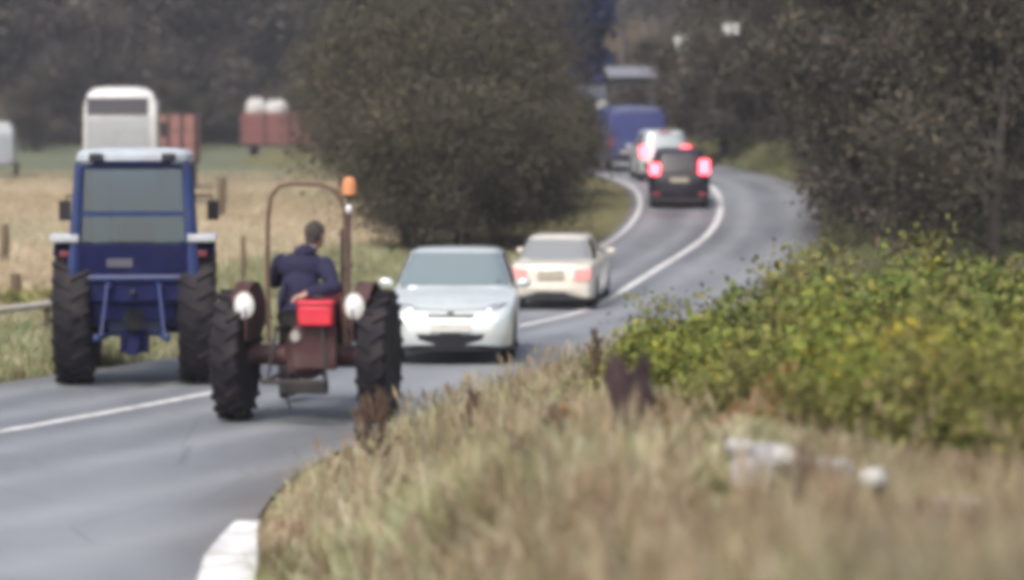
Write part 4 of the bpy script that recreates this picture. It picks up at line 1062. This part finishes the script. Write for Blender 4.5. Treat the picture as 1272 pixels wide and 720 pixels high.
def blue_van():
    t = thing('blue_van', on_road(779, 97), math.radians(6), 'blue panel van leading the queue into the far bend', 'van'); pitch(t, 97)
    pt = mat('van_blue', (.045, .06, .20), rough=.45, coat=.4, var=.08, dirt=.15)
    rings = []
    for y, hw, z1 in ((-2.4, .96, 2.12), (-2.36, 1.02, 2.2), (-1.5, 1.04, 2.24), (.9, 1.04, 2.24), (1.25, 1.0, 2.12), (1.75, .96, 1.35), (2.45, .9, 1.12), (2.6, .8, .9)):
        half = [(0, .36), (hw*.94, .36), (hw, .5), (hw, .62*z1), (hw*.955, z1-.26), (hw*.90, z1-.12), (hw*.78, z1-.03), (hw*.5, z1 + .03), (0, z1 + .045)]
        rings.append([Vector((x, y, z)) for x, z in half] + [Vector((-x, y, z)) for x, z in reversed(half[1:-1])])
    b = MB(); b.loft(rings); b.build('body', pt, t, ang=45)
    for s in (-1, 1):
        b = MB(); b.box((s*.445, -2.405, 1.22), (.86, .03, 1.62)); dr = b.build('rear_door', pt, t, bevel=.03)
        b = MB(); b.box((s*.10, -2.435, 1.08), (.05, .03, .16)); b.build('handle', M_BLACK, dr)
        lampbox(t, 'tail_lamp', (s*.93, -2.39, 1.05), (.10, .08, .36), M_RED)
        b = MB(); b.path([(s*1.0, 1.3, 1.6), (s*1.18, 1.32, 1.62)], .02, 6); b.box((s*1.2, 1.3, 1.62), (.16, .07, .3)); b.build('mirror', M_BLACK, t, bevel=.02)
        for yy in (-1.45, 1.75): car_wheel(t, s*.88, yy, .34, .2, s)
    b = MB(); b.loft([[Vector((x, y, z)) for y, z in ((-2.38, 2.10), (-2.44, 2.14), (-2.44, 2.20), (-2.36, 2.24))] for x in (-.74, -.4, 0, .4, .74)]); b.build('roof_lip', mat('van_edge_highlight', (.17, .19, .32), rough=.4), t)  # paler strip paints the highlight along the rear roof edge
    lampbox(t, 'rear_bumper', (0, -2.46, .48), (1.9, .14, .16), M_BLACK)
    lampbox(t, 'number_plate', (-.35, -2.44, .70), (.52, .03, .12), mat('rear_plate', (.42, .38, .30), rough=.5, var=.08), bevel=.004)
blue_van()

# ------------------------------------------------------------------ things beyond the field
def lorry():
    p = gp(152, 88); t = thing('white_lorry', p, math.radians(187), 'white lorry standing in the field behind the blue tractor cab', 'lorry')
    WH = mat('lorry_white', (.68, .68, .66), rough=.4, coat=.3, var=.08, dirt=.2); GR = mat('lorry_grey', (.30, .32, .34), rough=.5, var=.12, dirt=.2)
    b = MB(); rings = []
    for z, k, y1 in ((.75, 1.0, 2.2), (2.3, 1.0, 2.18), (2.9, .99, 2.02), (3.3, .98, 1.75), (3.70, .90, 1.42), (3.86, .74, 1.15), (3.92, .45, .9)):
        rings.append([Vector((-1.22*k, .2, z)), Vector((-1.22*k, y1-.15, z)), Vector((-1.0*k, y1, z)), Vector((1.0*k, y1, z)), Vector((1.22*k, y1-.15, z)), Vector((1.22*k, .2, z))])
    b.loft(rings); b.build('cab', WH, t, bevel=.04); t.scale = (.95, .95, .965)
    b = MB(); b.loft([[Vector((-.92, y, z)), Vector((1.12, y, z)), Vector((1.12, y-.1, z)), Vector((-.92, y-.1, z))] for y, z in ((2.02, 3.0), (1.90, 3.22), (1.66, 3.56))]); b.build('windscreen', mat('dark_window', (.02, .02, .03), rough=.35, spec=.3, var=0), t)
    b = MB(); b.loft([[Vector((-.95, y, z)), Vector((1.14, y, z)), Vector((1.14, y-.12, z)), Vector((-.95, y-.12, z))] for y, z in ((2.26, 1.15), (2.24, 2.32), (2.06, 2.92))]); b.build('grille', GR, t)
    lampbox(t, 'bumper', (0, 2.24, .72), (2.4, .3, .5), GR)
    b = MB(); b.box((0, -2.8, 2.15), (2.5, 5.6, 2.7)); b.build('load_box', mat('lorry_box', (.40, .42, .42), rough=.6, var=.12, dirt=.3), t, bevel=.03)
    lampbox(t, 'chassis', (0, -1.6, .62), (.9, 7.0, .25), M_BLACK)
    for s in (-1, 1):
        lampbox(t, 'headlight', (s*.95, 2.36, .98), (.36, .12, .2), M_LENS)
        for yy in (1.2, -3.8): car_wheel(t, s*1.08, yy, .48, .3, s)
        b = MB(); b.box((s*1.42, 1.95, 2.5), (.2, .1, .5)); b.path([(s*1.2, 1.95, 2.7), (s*1.42, 1.95, 2.7)], .02); b.build('mirror', M_BLACK, t)
lorry()
def red_trailer(name, p, rz, label, w, l, h, z0, colr, boards, cat):
    t = thing(name, p, rz, label, cat)
    BD = mat(colr[0], colr[1], rough=.7, var=.25, dirt=.35)
    lampbox(t, 'floor', (0, 0, z0), (w, l, .12), M_DARKMET, bevel=0)
    bh = h/boards
    for k in range(boards):
        z = z0 + .06 + bh*(k + .5)
        for y in (-l/2, l/2): lampbox(t, 'board', (0, y, z), (w, .06, bh - .03), BD, bevel=.01)
        for x in (-w/2, w/2): lampbox(t, 'board', (x, 0, z), (.06, l - .13, bh - .03), BD, bevel=.01)
    for x in (-w/2, -w/6, w/6, w/2): lampbox(t, 'stake', (x, -l/2 - .06, z0 + h/2 + .03), (.09, .06, h + .1), M_DARKMET, bevel=0)
    for s in (-1, 1):
        for yy in (-.6, .6): car_wheel(t, s*w*.36, yy, z0*.62, .24, s)
    b = MB(); b.path([(0, l/2, z0), (0, l/2 + 1.1, z0 - .1)], .05); b.build('drawbar', M_DARKMET, t)
    lampbox(t, 'load', (0, 0, z0 + .06 + (h - .3)/2), (w - .12, l - .12, h - .3), mat('chaff', (.12, .10, .07), rough=.95, var=.4), bevel=0)
    return t
red_trailer('farm_trailer', gp(221, 104), math.radians(4), 'faded pinkish red trailer right of the white lorry', 1.55, 3.6, 1.75, 1.0, ('faded_red', (.27, .13, .12)), 3, 'trailer')
p = gp(349, 150)
red_trailer('farm_trailer', p, math.radians(-4), 'long dark red trailer topped with pale sacks at the field edge', 4.1, 2.4, 1.75, .55, ('dark_red', (.19, .065, .065)), 3, 'trailer')
def sack(px, py, Y, w, h, label, tilt):
    q = at(px, py, Y)
    b = MB(); rings = []
    for z, k in ((0, .75), (.06, .95), (.3, 1.04), (.6, 1.0), (.85, .9), (1.0, .62), (1.04, .2)):
        rings.append([Vector((w/2*k*math.copysign(abs(math.cos(a))**.6, math.cos(a))*(1 + .06*math.sin(3*a + z*5)), w/2*k*math.copysign(abs(math.sin(a))**.6, math.sin(a)), h*z)) for a in [2*math.pi*i/20 for i in range(20)]])
    b.loft(rings)
    for i in range(4):
        a = math.pi/4 + i*math.pi/2
        b.path([(w*.36*math.cos(a), w*.36*math.sin(a), h*.97), (w*.3*math.cos(a), w*.3*math.sin(a), h*1.16), (w*.2*math.cos(a), w*.2*math.sin(a), h*.99)], .025, 6)
    o = b.build('sack', mat('white_sack', (.52, .51, .50), rough=.85, var=.2, bump=.5, bscale=8), None)
    o.location = q; o.rotation_euler = (0, tilt, .4)
    return tag(o, label, 'sack', 'sacks on the red trailer')
zt = p.z + .55 + .06 + 1.75
pyT = HOR + (CAMH - zt)*F/150
sack(318, pyT + 6.5, 150, 1.05, 1.0, 'upright white sack on the left end of the red trailer', .05)
sack(345, pyT + 6.5, 150, 1.2, .9, 'wider slumped white sack on the red trailer, right of the upright one', -.12)
def post_thing(name, px, Y, h, r, label, m, lean=0., cat='post', group=None, rough=True):
    q = gp(px, Y); b = MB()
    b.path([(0, 0, -.2), (.01, 0, h*.5), (-.01, .01, h*.96), (-.01, .01, h)], [r, r*.97, r*.92, r*.7], 9)
    o = b.build(name, m, None); o.location = q; o.rotation_euler = (0, lean, 0)
    return tag(o, label, cat, group)
WOOD = mat('post_wood', (.13, .095, .06), rough=.9, var=.35, scale=10, bump=.6, bscale=30)
# pale feed tank and pale board at the field edge
def tank():
    q = gp(421, 140); t = thing('feed_bin', q, 0, 'pale leaning feed bin right of the red trailer', 'bin')
    W = mat('bin_grey', (.34, .34, .35), rough=.6, var=.15, dirt=.3)
    b = MB(); b.loft([[Vector((r*math.cos(a), r*math.sin(a), z)) for a in [2*math.pi*i/18 for i in range(18)]] for r, z in ((.15, .5), (.5, 1.1), (.52, 2.0), (.2, 2.35), (.02, 2.4))]); b.build('hopper', W, t)
    for i in range(4):
        a = math.pi/4 + i*math.pi/2; b = MB(); b.tube((.46*math.cos(a), .46*math.sin(a), -.1), (.46*math.cos(a), .46*math.sin(a), 1.2), .04, n=6); b.build('leg', M_DARKMET, t)
    t.rotation_euler = (0, math.radians(6), 0)
tank()
def horsebox():
    q = gp(-6, 120); t = thing('white_trailer', q, math.radians(8), 'white box trailer cut off by the left edge of the picture', 'trailer')
    W = mat('trailer_white', (.50, .53, .58), rough=.5, var=.1, dirt=.25)
    b = MB(); b.loft([[Vector((x, y, z)) for x, z in ((-.85, .55), (-.85, 2.1), (-.65, 2.4), (.65, 2.4), (.85, 2.1), (.85, .55))] for y in (-1.6, 1.6)]); b.build('body', W, t, bevel=.04)
    lampbox(t, 'rear_ramp', (0, -1.64, 1.25), (1.4, .06, 1.3), mat('ramp_grey', (.3, .33, .37), rough=.6))
    for s in (-1, 1):
        car_wheel(t, s*.95, 0, .32, .2, s); lampbox(t, 'tail_lamp', (s*.72, -1.64, .68), (.14, .05, .1), M_RED)
horsebox()
# fence along the near field edge
FN = 'fence posts along the field edge'
for px, Y, h, r, lab in ((4, 58, .8, .10, 'thick brown fence post at the left edge, upper of the two beside the rail'), (17, 46.5, .45, .10, 'short brown fence post just above the pale rail'),
                         (274, 80, 1.15, .14, 'dark brown fence post between the blue tractor and the roll bar'), (300, 52, .95, .05, 'thin brown fence post left of the driver')):
    post_thing('fence_post', px, Y, h, r, lab, WOOD, .04, 'post', FN)
def rail():
    a = at(-60, 391, 38.0); c = at(120, 368, 41.5)
    t = thing('rail_fence', (a.x, a.y, float(ground_z(a.x, a.y))), 0, 'pale weathered rail slanting up beside the blue tractor rear wheel', 'fence')
    o = Vector(t.location); b = MB(); b.path([a - o, (a + c)/2 - o + Vector((0, 0, -.02)), c - o], [.05, .055, .05], 8); b.build('rail', mat('pale_wood', (.50, .46, .40), rough=.8, var=.2, scale=5), t)
    for f in (.04, .62, .96):
        m = a.lerp(c, f); z = float(ground_z(m.x, m.y)); b = MB(); b.tube(Vector((m.x, m.y + .09, z - .2)) - o, Vector((m.x, m.y + .09, m.z + .08)) - o, .05, .045, n=8); b.build('post', WOOD, t)
rail()
for i, (px, Y, k) in enumerate([(35, 44, .5), (18, 45, .42), (60, 46, .38)]):
    plant('tuft', 'weed_clump', gp(px, Y), i, (k*1.2, k, k), ['dark weed clump under the pale rail', 'small weed clump at the left end of the pale rail', 'weed clump between the pale rail and the tractor wheel'][i], 'weeds', crown='leaves', stem='stalks')

# ------------------------------------------------------------------ sheds on the hill
def zfor(py, Y): return CAMH - (py - HOR)*F**-1*Y
def shed(px, Y, w, d, rh, wallm, roofm, label, rz, top_py, name='shed'):
    q = gp(px, Y); h = max(.7, zfor(top_py, Y) - rh - .09 - q.z)
    t = thing(name, q, rz, label, 'shed')
    b = MB(); b.prism([(-d/2, -.4), (d/2, -.4), (d/2, h), (0, h + rh - .02), (-d/2, h)], -w/2, w/2); wl = b.build('wall', wallm, t)
    for s in (-1, 1):
        L = math.hypot(d/2 + .25, rh*(d/2 + .25)/(d/2)); an = math.atan2(rh, d/2)
        b = MB(); b.box((0, s*(d/4 + .06), h + rh/2 + .02), (w + .4, L, .06), rx=-s*an); b.build('roof', roofm, t)
    b = MB(); b.box((0, 0, h + rh + .06), (w + .42, .22, .07)); b.build('ridge', roofm, t)
    lampbox(t, 'door', (-w*.2, -d/2 - .02, h*.42), (min(.9, w*.34), .05, h*.84), M_DARKMET, bevel=0)
    f = lampbox(t, 'window', (w*.22, -d/2 - .02, h*.62), (w*.28, .05, h*.34), M_BLACK, bevel=0); lampbox(f, 'pane', (w*.22, -d/2 - .05, h*.62), (w*.24, .02, h*.28), MATS['dark_window'], bevel=0)
SL = mat('slate', (.16, .17, .20), rough=.5, var=.2, dirt=.2); PALEROOF = mat('pale_roof', (.20, .21, .25), rough=.5, var=.15)
GW = mat('grey_wall', (.05, .055, .06), rough=.8, var=.2); WW = mat('white_wall', (.62, .62, .60), rough=.8, var=.1)
shed(782, 122, 1.9, 3.0, .4, GW, PALEROOF, 'grey shed with pale roof beyond the blue van', .06, 83)
shed(722, 130, 1.9, 3.0, .5, GW, SL, 'grey shed with slate roof at the foot of the dark conifer', .1, 106)
plant('dark1', 'shed_bush', gp(792, 117), 1.0, (.26, .26, .18), 'dark bush in front of the grey shed with pale roof', 'bush')
def board_pole(px, py, Y, w, h, label):
    q = gp(px, Y); t = thing('board_pole', q, .15, label, 'pole', 'poles with white boards'); top = zfor(py, Y) - q.z
    b = MB(); b.path([(0, 0, -.3), (.02, 0, top*.5), (0, 0, top + h*.6)], [.09, .08, .06], 8); b.build('pole', mat('pole_grey', (.10, .095, .09), rough=.85, var=.3), t)
    b = MB(); b.box((0, -.10, top), (w, .05, h)); b.build('board', WW, t, bevel=.01)
    for z in (-.25, .25):
        b = MB(); b.box((0, -.065, top + z*h), (w*.8, .03, .05)); b.build('batten', M_DARKMET, t)
board_pole(848, 54, 106, .72, .55, 'tall pole with a white board above the pale car')
board_pole(905, 37, 103, .66, .42, 'tall pole with a small white board, right of the other pole')

def round_sign():
    q = gp(748, 123); t = thing('round_sign', q, 0, 'round pale road sign on a post just above the blue van', 'sign')
    top = max(1.0, zfor(128, 123) - q.z)
    b = MB(); b.tube((0, 0, -.2), (0, 0, top), .035, n=8); b.build('post', mat('galvanised', (.3, .31, .32), rough=.5, metal=.6), t)
    b = MB(); b.lathe([(-.012, .27), (.012, .27)], n=24); b.v = [(y, -.05 + x, top - .1 + z) for x, y, z in b.v]; b.build('disc', mat('sign_grey', (.45, .46, .48), rough=.5, var=.15), t)
round_sign()
def ivy_trunk():
    q = gp(912, 108); t = thing('ivy_tree', q, 0, 'dark leaning ivy covered trunk above the lit brake lights', 'tree')
    b = MB(); top = zfor(30, 108) - q.z
    pts = [(.05, 0, -.2), (.1, 0, top*.3), (-.1, 0, top*.65), (-.35, 0, top), (-.5, 0, top + 1.6)]
    b.path(pts, [.22, .2, .16, .12, .05], 9); b.path([(-.2, 0, top*.8), (.6, .2, top*1.1), (1.0, .2, top*1.4)], [.08, .05, .02], 6); b.build('trunk', M_BARK, t)
    n = 3600; f = rng.uniform(.12, 1.0, n); ang = rng.uniform(0, 6.28, n)
    px_ = np.interp(f, [0, .3, .65, 1], [.05, .1, -.1, -.35]); rad = .62*np.sin(np.clip((f - .08)/.95, 0, 1)*math.pi)**.6*rng.uniform(.35, 1, n) + .1
    P = np.stack([px_ + rad*np.cos(ang), rad*np.sin(ang), f*top], 1)
    u = rng.normal(0, 1, (n, 3)); u /= np.linalg.norm(u, axis=1)[:, None]; v = np.cross(u, rng.normal(0, 1, (n, 3))); v /= np.linalg.norm(v, axis=1)[:, None]; s = .13
    V = np.stack([P - u*s*.6, P + v*s*.4, P + u*s*.6, P - v*s*.4], 1).reshape(-1, 3)
    np_mesh('ivy', V, np.arange(4*n).reshape(-1, 4), np.repeat(palette(n, [(.02, .022, .03), (.03, .03, .035)], [1, 1]), 4, 0), M_LEAF, t)
ivy_trunk()

# ------------------------------------------------------------------ right bank: brambles, weeds, stump, stones
BRM = [(850, 28, .75, 'bramble0', 'low green bramble at the left end of the hedge, nearest the road'),
       (900, 27, 1.0, 'bramble1', 'green bramble bush between the road bend and the stump'),
       (950, 25, 1.15, 'bramble2', 'yellowish green bramble in front of the right road edge'),
       (1020, 27, 1.3, 'bramble0', 'olive bramble bush below the dark hedge trees'),
       (1090, 23, 1.15, 'bramble1', 'green bramble above the row of stones'),
       (1160, 22, 1.15, 'bramble2', 'bright green bramble around the yellow leaves'),
       (1230, 24, 1.35, 'bramble0', 'tall green bramble at the right edge of the picture'),
       (1225, 19, 1.0, 'bramble2', 'yellow green bramble low in the right corner'),
       (1130, 30, 1.5, 'bramble1', 'tall olive bramble behind the rest of the hedge'),
       (1270, 29, 1.5, 'bramble0', 'dark green bramble cut off by the right edge'),
       (1010, 20, .8, 'bramble1', 'low bramble directly behind the pale stones'),
       (1140, 16.6, .85, 'bramble1', 'low dark bramble right of the row of stones'),
       (1205, 16.6, .85, 'bramble2', 'low yellowish bramble above the stones in the right corner'),
       (1075, 18, .66, 'bramble0', 'low green bramble behind the small mossy stone'),
       (930, 20.5, .62, 'bramble1', 'small green bramble behind the left end of the stone row'),
       (1265, 16.0, .9, 'bramble1', 'green bramble low against the right edge'),
       (1290, 21, 1.2, 'bramble1', 'green bramble mostly outside the right edge')]
for i, (px, Y, s, k, lab) in enumerate(BRM):
    plant(k, 'bramble_bush', gp(px, Y), i*1.1, (s*1.05, s, s), lab, 'bramble', 'bramble hedge on the right bank', crown='leaves', stem='canes')
plant('yellow', 'yellow_sapling', gp(1180, 19.0), 0, (.8, .8, .66), 'sapling with bright yellow leaves in the bramble hedge', 'sapling', crown='leaves', stem='stems')
plant('yellow', 'yellow_sapling', gp(1172, 31), 1.3, (.55, .55, .95), 'tall thin pale yellow sapling above the hedge top', 'sapling', crown='leaves', stem='stems')
plant('yellow', 'yellow_sapling', gp(968, 11.6), 2, .2, 'little yellow leaved weed below the pale stones', 'sapling', crown='leaves', stem='stems')
plant('bracken', 'bracken', gp(848, 18.0), 0, (1.25, 1.1, 1.35), 'orange brown bracken right of the dark stump', 'bracken', crown='fronds', stem='stalks')
plant('bracken', 'bracken', gp(890, 17.0), 2, (1.0, .9, .95), 'rusty bracken left of the pale stones', 'bracken', crown='fronds', stem='stalks')
for i, (px, Y, s, lab) in enumerate([(735, 24, .62, 'leafy weed tuft left of the stump, against the road'), (690, 19, .5, 'dark green weed clump in the middle of the verge'), (700, 14, .42, 'green weed clump low in the verge below the stump'), (545, 18.5, .42, 'olive weed clump right of the old tractor wheel'), (770, 27, .75, 'weed tuft on the verge crest below the cream car'), (610, 20.5, .5, 'weed clump on the verge in front of the silver car'), (840, 14.5, .36, 'weed clump left below the pale stones'), (600, 12, .25, 'low weed clump at the bottom middle of the verge'), (1120, 11.5, .28, 'low weed clump at the bottom right of the verge')]):
    plant('tuft', 'weed_tuft', gp(px, Y), i*1.4, s, lab, 'weeds', 'weed tufts in the verge', crown='leaves', stem='stalks')
def stump():
    q = gp(785, 17.2); t = thing('broken_post', q, 0, 'dark reddish brown broken post tapering into the verge grass', 'post')
    m = mat('dark_wood', (.045, .026, .028), rough=.9, var=.4, scale=12, bump=.8, bscale=30)
    top = zfor(458, 17.2) - q.z; rings = []
    for f, hw in ((-.2, .055), (.1, .07), (.3, .085), (.5, .115), (.68, .125), (.82, .14), (.92, .13), (1.0, .10)):
        rings.append([Vector((hw*math.cos(a)*(1 + .2*math.sin(3*a + f*5) + .1*math.sin(7*a - f*9)), hw*.7*math.sin(a)*(1 + .15*math.sin(5*a + f*3)), f*top + (f > .6)*(.09*math.sin(2*a + 1) + .06*math.sin(5*a)))) for a in [2*math.pi*i/22 for i in range(22)]])
    b = MB(); b.loft(rings); b.build('stub', m, t)
    for i, (x, y, r, h) in enumerate(((-.11, .02, .022, .10), (.04, -.05, .024, .15), (.11, .02, .018, .09), (-.04, -.07, .02, .12), (-.13, -.02, .014, .02))):
        b = MB(); b.tube((x*.8, y, top - .14), (x*1.25, y*1.4, top + h), r, r*.2, n=5); b.build('splinter', m, t)
stump()
def dock(px, Y, top_py, label, dk=(.10, .06, .04)):
    q = gp(px, Y); t = thing('dock_plant', q, 0, label, 'dock', 'dead dock plants in the verge')
    h = zfor(top_py, Y) - q.z; m = mat('dock_brown', dk, rough=.9, var=.3)
    b = MB(); b.path([(0, 0, -.05), (.02, 0, h*.5), (-.01, .01, h)], [.012, .009, .004], 6)
    br = []
    for i in range(7):
        a = i*2.4; z = h*(.42 + .07*i); e = Vector((.16*math.cos(a)*(1.2 - z/h), .16*math.sin(a)*(1.2 - z/h), z + .16)); b.path([(0, 0, z), e], [.006, .003], 5); br.append((Vector((0, 0, z)), e))
    b.build('stem', m, t)
    s = MB(); R = random.Random(int(px))
    for a, e in br + [(Vector((0, 0, h*.6)), Vector((0, 0, h)))]*3:
        for k in range(26):
            c = a.lerp(e, R.uniform(.15, 1.05)); o = Vector((R.gauss(0, .016), R.gauss(0, .016), R.gauss(0, .012))); s.ell(c + o, (.010, .010, .013), 5, 4)
    tag(s.build('seed_heads', m, t, fixn=False), kind='stuff')
dock(452, 21.5, 500, 'dark brown dead dock stalk in front of the old tractor wheel')
dock(472, 20.6, 488, 'brown dead dock stalk right of the old tractor wheel')
dock(690, 17, 520, 'brown dead dock stalk in the middle of the verge')
dock(1050, 11.5, 610, 'dark dock stalk below the row of stones')
dock(660, 15.5, 560, 'short brown dock stalk left of the broken post')
dock(1000, 13.0, 585, 'brown dock stalk just under the pale stones')
dock(585, 22, 490, 'thin brown dock stalk under the silver car')
dock(740, 25, 412, 'thin dock stalk standing against the road')
def stone(px, py, Y, d, label, seed, colk=1.):
    R = random.Random(seed); q = at(px, py, Y)
    b = MB(); b.ell((0, 0, 0), (d[0]/2, d[1]/2, d[2]/2), 10, 7)
    vs = []
    for x, y, z in b.v:
        f = 1 + .16*math.sin(x*31 + seed) * math.cos(y*27 + seed*2) + .10*math.sin(z*41 + seed*3)
        k = lambda a, m_: math.copysign(abs(a/m_)**.72*m_, a) if m_ else a
        vs.append((k(x, d[0]/2)*f, k(y, d[1]/2)*f, k(z, d[2]/2)*f))
    b.v = vs
    o = b.build('stone', mat('stone_%d' % (seed % 3), tuple(c*colk for c in ((.40, .39, .39), (.33, .32, .33), (.46, .45, .43))[seed % 3]), rough=.9, var=.35, scale=9, bump=.7, bscale=22), None)
    o.location = q; o.rotation_euler = (R.uniform(-.2, .2), R.uniform(.0, .25), R.uniform(0, 3))
    return tag(o, label, 'stone', 'row of stones on the right bank')
for i, (px, py, d, lab) in enumerate([(922, 560, (.16, .14, .10), 'pale stone at the left end of the row on the bank'), (948, 566, (.15, .14, .12), 'brightest pale stone, second from the left of the row'), (975, 572, (.18, .16, .11), 'long pale stone in the middle of the row'),
                                      (1006, 579, (.20, .15, .10), 'flat pale stone sloping down right of the middle of the row'), (1050, 588, (.14, .12, .12), 'small round pale stone right of a gap in the row'), (1085, 596, (.16, .13, .10), 'small mossy stone right of the round pale stone'),
                                      (935, 592, (.28, .2, .18), 'large dark grey stone under the left end of the row'), (1172, 628, (.20, .16, .08), 'flat grey stone under the brambles in the right corner'), (1215, 632, (.22, .18, .10), 'grey stone nearest the right edge of the picture')]):
    Y = 14.0
    x = (px - 636)/F*Y; zz = float(ground_z(x, Y)); need = HOR + (CAMH - zz)*F/Y
    # walk along the line of sight until the stone lies on the bank
    for Yk in np.arange(8, 24, .05):
        q = at(px, py, Yk)
        if q.z - d[2]*.42 <= float(ground_z(q.x, Yk)): break
    stone(px, py, float(Yk), tuple(1.08*c*float(Yk)/14.0 for c in d), lab, i, .55 if i == 6 else 1.)
